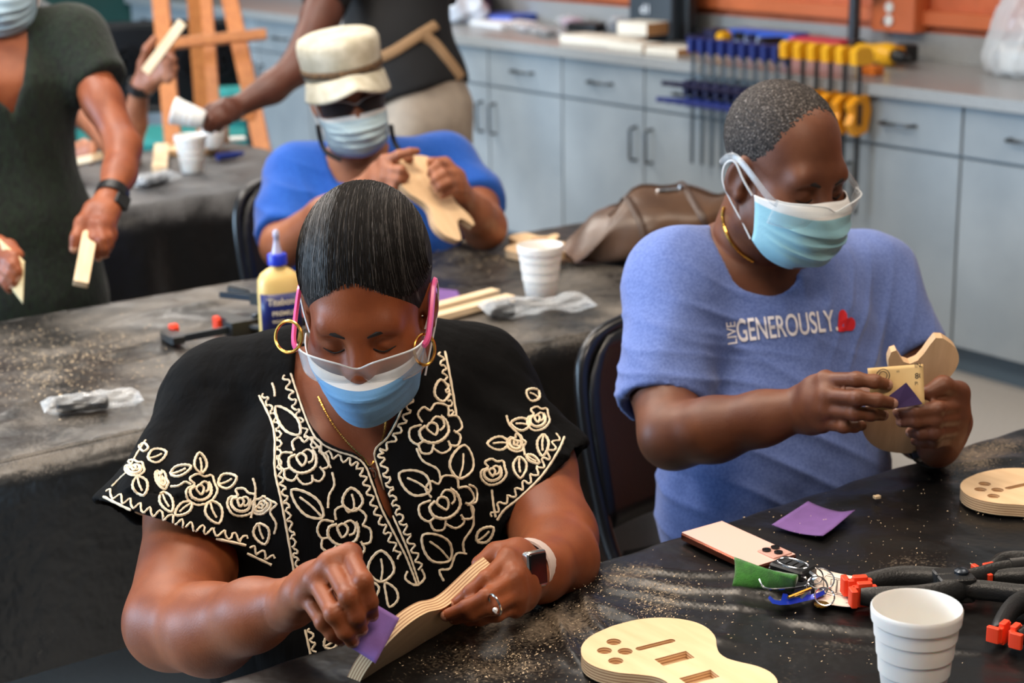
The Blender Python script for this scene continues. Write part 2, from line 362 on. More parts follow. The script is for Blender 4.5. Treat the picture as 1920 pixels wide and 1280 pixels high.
rid1 = [(P2(1105, 1075), P2(1560, 1130), .007, .009), (P2(1120, 1100), P2(1500, 1150), .006, .008), (P2(1150, 1062), P2(1450, 1075), .006, .008), (P2(1060, 1115), P2(1420, 1215), .005, .01),
        (P2(1080, 1090), P2(1190, 1230), .007, .007), (P2(1040, 1110), P2(1120, 1280), .006, .008), (P2(1420, 1160), P2(1760, 1190), .006, .009), (P2(1450, 1200), P2(1900, 1225), .004, .006), (P2(1580, 1110), P2(1800, 1180), .003, .012),
        (P2(1700, 880), P2(1920, 850), .004, .012), (P2(1500, 950), P2(1800, 900), .004, .02), (P2(950, 1170), P2(1010, 1270), .005, .009), (P2(870, 1180), P2(900, 1275), .005, .008), (P2(1000, 1120), P2(1090, 1200), .006, .006), (P2(1600, 990), P2(1900, 1050), .002, .02)]
for _ in range(26):
    p = np.array([random.uniform(.5, 2.5), random.uniform(.95, 1.6)]); an = random.uniform(-.7, .7); L = random.uniform(.12, .4)
    rid1.append((p, p+L*np.array([math.cos(an), math.sin(an)]), random.uniform(.001, .003), random.uniform(.006, .016)))
dust1 = [(P2(1000, 1190), .16, .07, .34), (P2(1250, 1120), .10, .05, .25), (P2(1180, 1080), .12, .03, .22), (P2(1830, 865), .16, .07, .30), (P2(1110, 1180), .06, .10, .26), (P2(1780, 1045), .08, .04, .12), (P2(960, 1240), .14, .08, .3), (P2(800, 1250), .14, .06, .22)]
table(.28, 2.62, .88, 1.642, TZ, .0052, rid1, dust1, 'folding table in front of the two seated sanders, under black plastic', 1.3, .30, .03, 'wrinkled black plastic sheet over the nearest table, under the foam cup')
rid2 = [(P2(60, 680), P2(480, 590), .008, .016), (P2(0, 720), P2(420, 610), .007, .014), (P2(180, 610), P2(520, 545), .007, .014), (P2(100, 830), P2(150, 800), .006, .006), (P2(0, 790), P2(70, 740), .005, .012), (P2(0, 810), P2(90, 760), .005, .01),
        (P2(180, 705), P2(290, 790), .004, .012), (P2(120, 700), P2(390, 660), .003, .012), (P2(300, 640), P2(345, 690), .004, .008), (P2(1000, 600), P2(1170, 570), .004, .014), (P2(900, 560), P2(1160, 520), .003, .014), (P2(960, 610), P2(1020, 640), .003, .006)]
for _ in range(30):
    p = np.array([random.uniform(.9, 2.9), random.uniform(2.6, 3.3)]); an = random.uniform(-.8, .8); L = random.uniform(.15, .5)
    rid2.append((p, p+L*np.array([math.cos(an), math.sin(an)]), random.uniform(.001, .003), random.uniform(.01, .02)))
dust_sheen2 = [(P2(200, 645), .32, .09, .50), (P2(60, 690), .25, .12, .34), (P2(120, 620), .3, .05, .3), (P2(860, 480), .2, .06, .42), (P2(1000, 530), .3, .1, .2), ((1.8, 2.95), 4, 4, .34)]  # sawdust patches; the last, table-wide term also paints in ceiling sheen
table(.55, 2.98, 2.525, 3.375, TZ, .012, rid2, dust_sheen2, 'long folding table in the second row under black plastic', 2.9, .35, .03, 'black plastic sheet dusted with sawdust on the second-row table behind the embroidered blouse', basec=(22, 22, 22), dcol=(150, 140, 128))
rid3 = [((1.2+random.random()*1.3, 4.4+random.random()*.7), (1.5+random.random()*1.2, 4.5+random.random()*.6), .003, .025) for _ in range(14)]
table(.75, 2.72, 4.355, 5.22, TZ, .03, rid3, [((2.0, 4.9), 3, 3, .52)], 'folding table in the back row beside the easel', 4.4, .66, .12, 'grey-black plastic sheet on the back-row table behind the capped sander', basec=(22, 22, 23), dcol=(122, 121, 122))  # its single table-wide dust term lightens the top for ceiling sheen too
# ------------------------------------------------------------------ folding chairs
M_chair = mat('black chair plastic', (17, 17, 18), .36, bump=.05, bscale=200); M_ctube = mat('black enamel tube', (22, 22, 24), .28)
def chair(M, label):
    r = empty('folding_chair', M, label, 'chair', 'black folding chairs')
    # backrest: a bowed panel with rounded top corners
    mb = MB()
    def bk(u, v):
        x = (u-.5)*2; z = .50+.335*v; hw = .222 if v < .55 else .222*math.sqrt(max(0.0, 1-((v-.55)/.47)**2.6*.55))
        return (x*hw, -.215-.075*v-.03*(1-x*x), z-.012*x*x*(v > .5))
    mb.grid(bk, 19, 12); b = mb.build('backrest', M_chair, r); solidify(b, .014, 0)
    mb = MB()
    def st(u, v):
        x = (u-.5)*2; y = -.20+.41*v; return (x*(.20+.02*v), y, .435+.012*x*x+.012*(v-.5)**2-(.03*max(0, (v-.85)/.15)**2))
    mb.grid(st, 15, 12); solidify(mb.build('seat', M_chair, r), .02, 0)
    for s in (-1, 1):
        MB().tube(smoothpoly([(s*.10, -.315, .835), (s*.185, -.30, .815), (s*.222, -.285, .74), (s*.225, -.235, .55), (s*.222, -.17, .42), (s*.222, .03, .22), (s*.222, .235, .012)], 5, False), .0135, 10).build('leg', M_ctube, r)
        MB().tube([(s*.195, .02, .425), (s*.198, -.14, .22), (s*.20, -.29, .012)], .0135, 10).build('leg', M_ctube, r)
        MB().tube([(s*.222, -.16, .42), (s*.222, -.175, .46)], .019, 10).build('hinge', M_chair, r)
    MB().tube([(-.2, -.26, .07), (.2, -.26, .07)], .009, 8).build('stretcher', M_ctube, r)
    MB().tube([(-.222, .2, .05), (.222, .2, .05)], .009, 8).build('stretcher', M_ctube, r)
    return r
def chairM(a, b, turn=0): return rotz(RANG+math.pi+math.radians(turn), rm(a, b, 0))
# ------------------------------------------------------------------ implicit surfaces for bodies and clothes
class Field:
    def __init__(s, lo, hi, h):
        s.lo = np.asarray(lo, float); s.h = h; n = np.ceil((np.asarray(hi, float)-s.lo)/h).astype(int)+1
        s.ax = [(s.lo[i]+h*np.arange(n[i])).astype(np.float32) for i in range(3)]; s.A = np.full(n, .06, np.float32)
    def like(s):
        o = Field.__new__(Field); o.lo = s.lo; o.h = s.h; o.ax = s.ax; o.A = np.full(s.A.shape, .06, np.float32); return o
    def sub(s, lo, hi):
        sl = []
        for i in range(3):
            a = int(np.clip((lo[i]-s.lo[i])/s.h, 0, len(s.ax[i]))); b = int(np.clip((hi[i]-s.lo[i])/s.h+2, 0, len(s.ax[i])))
            if b <= a: return None, None
            sl.append(slice(a, b))
        g = (s.ax[0][sl[0]][:, None, None], s.ax[1][sl[1]][None, :, None], s.ax[2][sl[2]][None, None, :]); return tuple(sl), g
    def put(s, fn, lo, hi, k, op='u'):
        pad = k+3*s.h; sl, g = s.sub(np.asarray(lo)-pad, np.asarray(hi)+pad)
        if sl is None: return s
        D = fn(*g).astype(np.float32); a = s.A[sl]
        if op == 'u':
            h = np.maximum(k-np.abs(a-D), 0)/max(k, 1e-6); s.A[sl] = np.minimum(a, D)-h*h*k*.25
        else:
            D = -D if op == 's' else D
            h = np.maximum(k-np.abs(a-D), 0)/max(k, 1e-6); s.A[sl] = np.maximum(a, D)+h*h*k*.25
        return s
    def cone(s, p, q, r1, r2, k=.02, op='u'):
        p = np.asarray(p, float); q = np.asarray(q, float); d = q-p; L2 = float(d@d)+1e-12; R = max(r1, r2)
        def fn(X, Y, Z):
            x, y, z = X-p[0], Y-p[1], Z-p[2]; t = np.clip((x*d[0]+y*d[1]+z*d[2])/L2, 0, 1)
            return np.sqrt((x-t*d[0])**2+(y-t*d[1])**2+(z-t*d[2])**2)-(r1+t*(r2-r1))
        return s.put(fn, np.minimum(p, q)-R, np.maximum(p, q)+R, k, op)
    def chain(s, pts, k=.02, grow=0.0):
        for (p, r1), (q, r2) in zip(pts[:-1], pts[1:]): s.cone(p, q, r1+grow, r2+grow, k)
        return s
    def ell(s, c, r, k=.02, op='u', M=None, grow=0.0):
        c = np.asarray(c, float); r = np.asarray(r, float)+grow; R = float(max(r))
        def fn(X, Y, Z):
            x, y, z = X-c[0], Y-c[1], Z-c[2]
            if M is not None: x, y, z = (M[0][0]*x+M[1][0]*y+M[2][0]*z), (M[0][1]*x+M[1][1]*y+M[2][1]*z), (M[0][2]*x+M[1][2]*y+M[2][2]*z)
            k0 = np.sqrt((x/r[0])**2+(y/r[1])**2+(z/r[2])**2); k1 = np.sqrt((x/r[0]**2)**2+(y/r[1]**2)**2+(z/r[2]**2)**2)
            return k0*(k0-1)/np.maximum(k1, 1e-6)
        return s.put(fn, c-R, c+R, k, op)
    def loft(s, pts, u, k=.03, grow=0.0):
        """pts: (centre, half width along u, half depth); elliptical sections swept from point to point"""
        u = unit(u)
        for (p, a1, b1), (q, a2, b2) in zip(pts[:-1], pts[1:]):
            p = np.asarray(p, float); q = np.asarray(q, float); d = q-p; L = np.linalg.norm(d); n = d/L; uu = unit(u-(u@n)*n); ww = np.cross(n, uu); R = max(a1, a2, b1, b2)+grow
            def fn(X, Y, Z, p=p, n=n, L=L, uu=uu, ww=ww, a1=a1, a2=a2, b1=b1, b2=b2):
                x, y, z = X-p[0], Y-p[1], Z-p[2]; ax = x*n[0]+y*n[1]+z*n[2]; t = np.clip(ax/L, 0, 1); ra = a1+t*(a2-a1)+grow; rb = b1+t*(b2-b1)+grow; ov = ax-t*L; mn = np.minimum(ra, rb)
                e = np.sqrt(((x*uu[0]+y*uu[1]+z*uu[2])/ra)**2+((x*ww[0]+y*ww[1]+z*ww[2])/rb)**2+(ov/mn)**2); return (e-1)*mn
            s.put(fn, np.minimum(p, q)-R, np.maximum(p, q)+R, k)
        return s
    def plane(s, p, n, k=.004, op='i', lo=None, hi=None):
        """keep the side n points away from"""
        n = unit(n); p = np.asarray(p, float)
        lo = s.lo if lo is None else lo; hi = [a[-1] for a in s.ax] if hi is None else hi
        return s.put(lambda X, Y, Z: (X-p[0])*n[0]+(Y-p[1])*n[1]+(Z-p[2])*n[2]+0*(X+Y+Z), lo, hi, k, op)
    def fn(s, f, lo, hi, k=.004, op='u'): return s.put(f, lo, hi, k, op)
    def mesh(s, M=None):
        A = s.A
        for ax_ in range(3):
            for e_ in (0, -1): i_ = [slice(None)]*3; i_[ax_] = e_; A[tuple(i_)] = np.maximum(A[tuple(i_)], s.h*.5)
        S = A < 0; c = np.zeros(tuple(n-1 for n in A.shape), np.int8)
        for i in (0, 1):
            for j in (0, 1):
                for k in (0, 1): c += S[i:A.shape[0]-1+i, j:A.shape[1]-1+j, k:A.shape[2]-1+k]
        mask = (c > 0) & (c < 8); idx = np.argwhere(mask); ids = np.full(mask.shape, -1, np.int32); ids[mask] = np.arange(len(idx))
        pos = np.zeros((len(idx), 3)); cnt = np.zeros(len(idx))
        cor = [(i, j, k) for i in (0, 1) for j in (0, 1) for k in (0, 1)]
        for a in cor:
            for ax in range(3):
                if a[ax]: continue
                b = list(a); b[ax] = 1; va = A[tuple((idx+a).T)]; vb = A[tuple((idx+np.array(b)).T)]; cr = (va < 0) != (vb < 0)
                t = np.where(cr, va/np.where(cr, va-vb, 1), 0); q = np.array(a, float)[None].repeat(len(idx), 0); q[:, ax] += t
                pos += q*cr[:, None]; cnt += cr
        V = s.lo+s.h*(idx+pos/cnt[:, None]); Fs = []
        for ax in range(3):
            o = [(1, 2), (2, 0), (0, 1)][ax]; a = [slice(None)]*3; b = [slice(None)]*3; a[ax] = slice(0, -1); b[ax] = slice(1, None)
            for q in o: a[q] = b[q] = slice(1, -1)
            s0 = S[tuple(a)]; ch = np.argwhere(s0 != S[tuple(b)])
            base = ch.copy(); base[:, o[0]] += 1; base[:, o[1]] += 1; g = s0[tuple(ch.T)]
            def cell(d0, d1): e = base.copy(); e[:, o[0]] += d0; e[:, o[1]] += d1; return ids[tuple(e.T)]
            qd = np.stack([cell(-1, -1), cell(0, -1), cell(0, 0), cell(-1, 0)], 1); qd[~g] = qd[~g][:, ::-1]; Fs.append(qd)
        F = np.concatenate(Fs); F = F[(F >= 0).all(1)]
        if M is not None: R = np.array(M)[:3, :3]; V = V@R.T+np.array(M)[:3, 3]
        return V, F
def relax(V, F, it=2, lam=.5):
    e = np.concatenate([F[:, [0, 1]], F[:, [1, 2]], F[:, [2, 3]], F[:, [3, 0]]]); n = len(V)
    deg = np.bincount(e[:, 0], minlength=n)+np.bincount(e[:, 1], minlength=n)
    for _ in range(it):
        acc = np.stack([np.bincount(e[:, 0], V[e[:, 1], k], n)+np.bincount(e[:, 1], V[e[:, 0], k], n) for k in range(3)], 1)
        V = V+lam*(acc/np.maximum(deg, 1)[:, None]-V)
    return V
def vnormals(V, F):
    n = np.cross(V[F[:, 2]]-V[F[:, 0]], V[F[:, 3]]-V[F[:, 1]]); N = np.stack([sum(np.bincount(F[:, i], n[:, k], len(V)) for i in range(4)) for k in range(3)], 1)
    return N/(np.linalg.norm(N, axis=1)[:, None]+1e-12)
def join(parts):
    V = []; F = []; n = 0
    for v, f in parts: V.append(v); F.append(f+n); n += len(v)
    return np.concatenate(V), np.concatenate(F)
def qmesh(name, V, F, mats, mi=None):
    me = bpy.data.meshes.new(name); me.vertices.add(len(V)); me.vertices.foreach_set('co', V.astype(np.float32).ravel())
    me.loops.add(F.size); me.loops.foreach_set('vertex_index', F.astype(np.int32).ravel()); me.polygons.add(len(F))
    me.polygons.foreach_set('loop_start', np.arange(0, F.size, 4, dtype=np.int32))
    for m_ in (mats if isinstance(mats, list) else [mats]): me.materials.append(m_)
    if mi is not None: me.polygons.foreach_set('material_index', mi.astype(np.int32))
    me.polygons.foreach_set('use_smooth', np.ones(len(F), bool)); me.update(calc_edges=True); me.validate(); return me
_W = [(RS.normal(size=3), RS.uniform(0, 6.28)) for _ in range(24)]
def wob(V, freq, seed=0, n=5):
    o = np.zeros(len(V))
    for i in range(n):
        d, ph = _W[(seed*5+i) % 24]; o += np.sin(V@(d*freq)+ph+1.3*np.sin(V@(np.roll(d, 1)*freq*.6)+seed))
    return o/n
def folds(V, d, freq, seed=0):
    """creases that run across direction d"""
    d = unit(d); s = V@d; return (1-np.abs(np.sin(s*freq+1.8*wob(V, freq*.16, seed)+seed)))**2.2*(.5+.5*wob(V, freq*.12, seed+3))
BV = {}
def bvh(name, V, F): BV[name] = BVHTree.FromPolygons([tuple(v) for v in V], [tuple(int(i) for i in f) for f in F])
def cast(name, u, v, off=.001):
    d = (u-960)/FPX*Rv-(v-640)/FPX*Uv+Fv; h = BV[name].ray_cast(V3(CAM), V3(d).normalized())
    if h[0] is None: return None, None
    n = h[1]; n = -n if n.dot(V3(d)) > 0 else n
    return np.array(h[0]+n*off), np.array(n)
# ------------------------------------------------------------------ skin, hair, face things
def skin(name, col, col2, nail):
    m = mat(name, col, .48, var=.1, vscale=18, bump=.12, bscale=420, col2=col2, spec=.38, subs=.12, bdist=.002)
    n = mat(name+' nail', nail, .3, spec=.5); return [m, n]
SK_W = skin('warm brown skin', (142, 76, 41), (120, 60, 31), (196, 140, 116)); SK_M = skin('deep brown skin', (114, 69, 46), (94, 54, 36), (170, 128, 110))
SK_C = skin('tan brown skin', (160, 102, 72), (140, 84, 58), (190, 140, 115)); SK_G = skin('brown skin', (150, 84, 52), (128, 66, 40), (196, 150, 125)); SK_K = skin('dark umber skin', (96, 56, 42), (82, 46, 34), (150, 105, 90))
def headM(u, v, d, yaw, pitch, roll=0):
    """face direction: yaw to image right, pitch down, in degrees; returns local->world (x: person's left, y: face, z: up)"""
    y = math.radians(yaw); p = math.radians(pitch); f = np.array([math.sin(y)*math.cos(p), -math.cos(y)*math.cos(p), -math.sin(p)])
    up = np.array([0, 0, 1.0]); x = unit(np.cross(f, up)); 
    M = frame(y=f, z=up, o=px(u, v, d)) @ Matrix.Rotation(math.radians(roll), 4, 'Y'); return M
def head(M, h=.003, sc=1.0, fat=0.0, neck=(0, -.045, -.19), nr=.06):
    F = Field((-.11, -.14, -.22), (.11, .15, .15), h)
    F.ell((0, -.012, .045), (.075, .097, .084), .03); F.ell((0, .03, -.03), (.06+fat, .066, .085), .035)
    for s in (-1, 1):
        F.cone((s*.05, .0, -.07), (s*.012, .068, -.098), .02+fat, .02+fat, .035); F.ell((s*.036, .056, -.035), (.03+fat, .03, .03), .03)
    F.cone((-.036, .076, .02), (.036, .076, .02), .0145, .0145, .022)
    for s in (-1, 1): F.ell((s*.033, .098, -.003), (.02, .019, .014), .012, 's'); F.ell((s*.032, .0735, -.004), (.0155, .0145, .0125), .006)
    F.cone((0, .088, .004), (0, .109, -.032), .008, .0125, .014)
    for s in (-1, 1): F.ell((s*.0125, .1, -.036), (.01, .011, .009), .01)
    F.ell((0, .092, -.068), (.024, .012, .008), .012); F.ell((0, .089, -.08), (.02, .012, .008), .012)
    for s in (-1, 1):
        Mr = np.array(Matrix.Rotation(s*math.radians(18), 3, 'Z') @ Matrix.Rotation(math.radians(-12), 3, 'X'))
        F.ell((s*.0805, -.012, -.006), (.0075, .019, .033), .01, 'u', Mr); F.ell((s*.0875, -.008, -.002), (.006, .010, .019), .006, 's', Mr)
        F.cone((s*.079, -.002, -.03), (s*.079, -.004, -.036), .0065, .0065, .006)
    F.cone((0, -.022, -.05), neck, nr-.004, nr, .03)
    V, Q = F.mesh(); V = relax(V, Q, 1, .4)*sc; Mn = np.array(M); return V@Mn[:3, :3].T+Mn[:3, 3], Q
def brows(M, parent, m, sc=1.0):
    for s in (-1, 1):
        mb = MB(); mb.tube([(s*.014, .0935, .0135), (s*.026, .0930, .0185), (s*.04, .0855, .0195), (s*.052, .0745, .0135)], [.0026, .0038, .0034, .0012], 6, flat=1.0)
        mb.tube(smoothpoly([(s*.018, .0875, -.0085), (s*.032, .0885, -.0125), (s*.046, .0815, -.0085)], 4, False), .0011, 5)
        mb.build('eyebrow', m, parent, True, M=M @ Matrix.Scale(sc, 4))
M_mask = {}
def maskmat(name, col): return mat(name, col, .65, var=.05, vscale=20, bump=.06, bscale=300, subs=.05)
M_mwhite = mat('mask white band', (226, 224, 222), .7); M_loop = mat('mask ear loop', (224, 222, 220), .7)
def facemask(M, parent, m, sc=1.0, seed=0, white=.16, drop=0.0, puff=1.0, vee=0.0, vtop=0.0):
    r = empty('face_mask_holder', Matrix.Identity(4)); bpy.data.objects.remove(r)
    cy = [(.0, .104, -.012-drop), (.12, .121, -.030-drop), (.3, .126, -.050), (.55, .121, -.078), (.8, .108, -.106), (1.0, .070, -.126)]
    def cen(t):
        return np.interp(t, [c[0] for c in cy], [c[1] for c in cy]), np.interp(t, [c[0] for c in cy], [c[2] for c in cy])
    def fn(u, v):
        s = u*2-1; y, z = cen(v); a = s*math.pi/2*.97; zs = -.022-drop-.068*v+vtop*(1-v)*.9; z = z-vtop*(1-v)**3; xs = .074-.006*v; ys = .018+.012*v; w = abs(s)**1.6
        yy = ys+(y-ys)*max(0, math.cos(a))**(.75+vee*v*.9); xx = xs*math.sin(a)*(1-.10*(1-abs(s))*v)*(1-vee*.22*v)
        zz = z*(1-w)+zs*w; pl = 0
        for k, t0 in enumerate((.3, .48, .66)): pl += .0032*math.exp(-((v-t0-.03*s*s)/.03)**2)*(1-abs(s)**6)
        pl += .0012*math.sin(s*9+v*14+seed)*(1-abs(s)**4)
        yy += pl*puff; return (xx, yy, zz)
    mb = MB(); nu, nv = 41, 33; mb.grid(fn, nu, nv)
    mb.mi = [1 if (i//(nu-1))/(nv-1) < white else 0 for i in range(len(mb.f))]
    o = mb.build('face_mask', [m, M_mwhite], parent, True, M=M @ Matrix.Scale(sc, 4)); solidify(o, .0016, 1)
    for s in (-1, 1):
        l = MB()
        l.tube(smoothpoly([(s*.0715, .02, -.026-drop+vtop*.9), (s*.079, .004, -.004), (s*.0845, -.016, .018), (s*.085, -.034, .006), (s*.083, -.034, -.02), (s*.079, -.016, -.042), (s*.071, .012, -.07), (s*.066, .028, -.088)], 5, False), .0012, 6, flat=1.6)
        l.build('ear_loop', M_loop, o)
    return o
M_lens = clearmat('clear polycarbonate lens', (.94, .96, .97), .035, .04); M_rim = clearmat('clear lens edge', (.85, .88, .9), .45, .08)
def glasses(M, parent, tm, sc=1.0, z0=-.002, z1=-.042, yf=.117, tilt=0.0, cw=.080, armz=.012, wrap=72):
    def pt(a, z): c = math.cos(a); return (cw*math.sin(a), .03+(yf-.03)*max(0, c)**.62, z)
    A = math.radians(wrap)
    def fn(u, v):
        a = (u*2-1)*A; n = math.exp(-((u-.5)/.07)**2); zt = z0-.010*n*1.0+.004*math.sin(u*math.pi*2)**2; zb = z1+.020*n; p = pt(a, zt+(zb-zt)*v); return (p[0], p[1]-.006*n-.010*v*(1-n), p[2])
    mb = MB(); mb.grid(fn, 49, 9); o = mb.build('safety_glasses', M_lens, parent, True, M=M @ Matrix.Scale(sc, 4) @ Matrix.Rotation(tilt, 4, 'X')); solidify(o, .0018, 0)
    e = MB(); e.tube([fn(u/40, 0) for u in range(41)], .0013, 6); e.build('lens_rim', M_rim, o)
    for s in (-1, 1):
        p = fn(0 if s < 0 else 1, 0); b = MB()
        b.tube(smoothpoly([(p[0], p[1]+.004, p[2]-.004), (s*(cw+.002), p[1]-.012, p[2]+.002), (s*(cw+.003), -.005, armz), (s*(cw+.003), -.03, armz-.004), (s*(cw+.001), -.044, armz-.018)], 4, False), .0034, 6, flat=1.5); b.build('temple_arm', tm, o)
    return o
def fingers(F, wrist, wr, knuckles, fl, kp=.014, palm_r=.0135, back=None):
    """knuckles: list of points at the finger roots, fl: per finger [(point, radius), ...] from the knuckle on"""
    for (k, r) in knuckles: F.cone(wrist, k, wr*.86, r, kp)
    for (a, ra), (b, rb) in zip(knuckles[:-1], knuckles[1:]): F.cone(a, b, ra*.98, rb*.98, kp)
    for pts in fl: F.chain(pts, .006)
def hand_mesh(wrist, arm, wr, fing, thumb, h=.0021, r0=.0102, scale=1.0):
    """fing: 4 chains of points knuckle->tip (world), thumb chain; arm: a point up the forearm"""
    pts = [np.asarray(wrist)]+[np.asarray(p) for c in fing for p in c]+[np.asarray(p) for p in (thumb or [])]; lo = np.min(pts, 0)-.05; hi = np.max(pts, 0)+.05
    F = Field(lo, hi, h); wrist = np.asarray(wrist, float); d = unit(np.asarray(arm)-wrist); F.cone(wrist, wrist+d*.05, wr, wr*.97, .012)
    kn = [(np.asarray(c[0], float), r0*scale*1.22) for c in fing]
    ws = [(wrist+(np.asarray(k)-np.mean([q for q, _ in kn], 0))*.5) for k, _ in kn]
    for (k, r), w_ in zip(kn, ws): F.cone(w_, k, wr*.6, r, .016)
    for (a, ra), (b, rb), wa, wb in zip(kn[:-1], kn[1:], ws[:-1], ws[1:]):
        F.cone(a, b, ra*.95, rb*.95, .012); F.cone((a+wa)/2, (b+wb)/2, wr*.5, wr*.5, .02)
    nails = []
    for i, c in enumerate(fing):
        f = scale*(.88 if i == 3 else 1.0); n = len(c); rr = [r0*f*(1.12-.28*j/(n-1)) for j in range(n)]; P = [np.asarray(p, float) for p in c]
        F.chain(list(zip(P, rr)), .004)
        for j in range(1, n-1): F.ell(P[j], (rr[j]*1.06,)*3, .004)
        nails.append((P[-1], unit(P[-1]-P[-2]), rr[-1]))
    if thumb:
        P = [np.asarray(p, float) for p in thumb]; n = len(P); rr = [r0*scale*(1.55-.45*j/(n-1)) for j in range(n)]; F.cone(wrist, P[0], wr*.6, rr[0], .02); F.chain(list(zip(P, rr)), .010); nails.append((P[-1], unit(P[-1]-P[-2]), rr[-1]))
    V, Q = F.mesh(); V = relax(V, Q, 1, .35); return V, Q, nails
def biggest(V, Q):
    lab = np.arange(len(V)); e = np.concatenate([Q[:, [0, 1]], Q[:, [1, 2]], Q[:, [2, 3]], Q[:, [3, 0]]])
    for _ in range(400):
        m_ = np.minimum(lab[e[:, 0]], lab[e[:, 1]]); new = lab.copy(); new[e[:, 0]] = np.minimum(new[e[:, 0]], m_); new[e[:, 1]] = np.minimum(new[e[:, 1]], m_); np.minimum.at(new, lab[e[:, 0]], m_)
        for _k in range(6): new = new[new]
        if (new == lab).all(): break
        lab = new
    r = np.bincount(lab).argmax(); keep = lab == r; idx = np.cumsum(keep)-1; f = keep[Q].all(1); return V[keep], idx[Q[f]]
def person(name, at, label): return empty(name, at, label, 'person')
def bodymesh(parts, mats, parent, nails=(), nview=None, vox=.0025):
    V, Q = join(parts); t = link('t', qmesh('t', V, Q, mats)); md = t.modifiers.new('r', 'REMESH'); md.mode = 'VOXEL'; md.voxel_size = vox; bpy.context.view_layer.update()
    me = bpy.data.meshes.new_from_object(t.evaluated_get(bpy.context.evaluated_depsgraph_get())); bpy.data.objects.remove(t); V = np.empty(len(me.vertices)*3); me.vertices.foreach_get('co', V); V = V.reshape(-1, 3); Q = np.empty(len(me.loops), int); me.loops.foreach_get('vertex_index', Q); Q = Q.reshape(-1, 4); V, Q = biggest(V, Q); V = relax(V, Q, 1, .4)
    mi = np.zeros(len(Q), int); cen = V[Q].mean(1); N = vnormals(V, Q)[Q].mean(1)
    for tip, d, r in nails:
        v = cen-tip; al = v@d; back = unit((CAM if nview is None else nview)-tip); back = unit(back-(back@d)*d)
        m_ = (np.linalg.norm(v, axis=1) < r*1.5) & (al > -r*.35) & (al < r*.95) & (N@back > .55); mi[m_] = 1
    o = link('body', qmesh('body', V, Q, mats, mi), parent, True); return o
# ================================================================== the woman sanding, nearest
def PX(L): return [px(*t) for t in L]
def CH_(L): return [(px(u, v, d), r) for u, v, d, r in L]
def polyclip(F, poly, dmax, lo, hi, k=.004):
    """carve the prism of an outline (image points) that reaches down to camera depth dmax"""
    P = np.array(poly, float)
    def fn(X, Y, Z):
        dx, dy, dz = X-CAM[0], Y-CAM[1], Z-CAM[2]; zc = dx*Fv[0]+dy*Fv[1]+dz*Fv[2]
        u = 960+FPX*(dx*Rv[0]+dy*Rv[1]+dz*Rv[2])/zc; v = 640-FPX*(dx*Uv[0]+dy*Uv[1]+dz*Uv[2])/zc; best = np.full(u.shape, 1e9); ins = np.zeros(u.shape, bool)
        for i in range(len(P)):
            a, b = P[i], P[(i+1) % len(P)]; e = b-a; wx, wy = u-a[0], v-a[1]; t = np.clip((wx*e[0]+wy*e[1])/(e@e+1e-9), 0, 1)
            best = np.minimum(best, (wx-t*e[0])**2+(wy-t*e[1])**2); c = ((a[1] > v) != (b[1] > v)) & (u < e[0]*(v-a[1])/(e[1]+1e-12)+a[0]); ins ^= c
        sd = np.sqrt(best)*np.where(ins, -1, 1)*zc/FPX; return np.maximum(sd, zc-dmax)
    return F.put(fn, lo, hi, k, 's')
W = person('person', px(680, 1250, 2.45)*np.array([1, 1, 0]), 'seated person in black blouse with cream embroidery sanding a guitar body, pink-armed glasses')
WH = headM(688, 572, 2.25, -4, 19, 2)
neckW = np.array(WH @ Vector((0, -.045, -.19)))
shR, shL = px(428, 752, 2.46), px(882, 712, 2.50)
uW = shL-shR
torsoW = [(px(660, 752, 2.45), .16, .075), (px(660, 880, 2.425), .178, .115), (px(668, 1010, 2.42), .178, .125), (px(680, 1130, 2.43), .20, .155), (px(692, 1265, 2.5), .21, .16)]
armWR = CH_([(428, 752, 2.46, .070), (375, 960, 2.36, .068), (322, 1165, 2.21, .058)]); foreWR = CH_([(322, 1168, 2.21, .057), (395, 1180, 2.14, .054), (475, 1152, 2.07, .041), (545, 1130, 2.02, .030)])
armWL = CH_([(882, 712, 2.50, .070), (985, 880, 2.43, .066), (1040, 1005, 2.31, .054)]); foreWL = CH_([(1040, 1008, 2.31, .054), (1048, 1048, 2.23, .048), (1010, 1070, 2.14, .036), (983, 1078, 2.09, .031)])
F = Field(px(200, 1300, 2.45)-(.05, .55, .02), px(1100, 560, 2.6)+(.08, .12, .10), .0045)
F.loft(torsoW, uW, .05)
for c in ((575, 930, 2.345), (775, 915, 2.36)): F.ell(px(*c), (.085, .085, .08), .05)
F.cone(neckW, shR, .062, .06, .05).cone(neckW, shL, .062, .06, .05)
F.chain(armWR, .03).chain(foreWR, .022).chain(armWL, .03).chain(foreWL, .022)
bW = F.mesh(); bW = (relax(bW[0], bW[1], 2), bW[1])
hW = head(WH, .0028, 1.0, .004)
hwR = hand_mesh(px(545, 1130, 2.020), px(475, 1152, 2.070), .029, [PX([(656, 1040, 1.914), (681, 1089, 1.869), (692, 1128, 1.874), (697, 1153, 1.889)]), PX([(620, 1058, 1.909), (653, 1118, 1.859), (668, 1155, 1.864), (677, 1180, 1.879)]), PX([(592, 1088, 1.914), (626, 1150, 1.864), (647, 1182, 1.869), (661, 1202, 1.884)]), PX([(574, 1118, 1.934), (606, 1166, 1.894), (624, 1188, 1.894), (640, 1200, 1.904)])], PX([(600, 1130, 1.990), (650, 1165, 1.985), (690, 1195, 1.939)]), scale=.96)
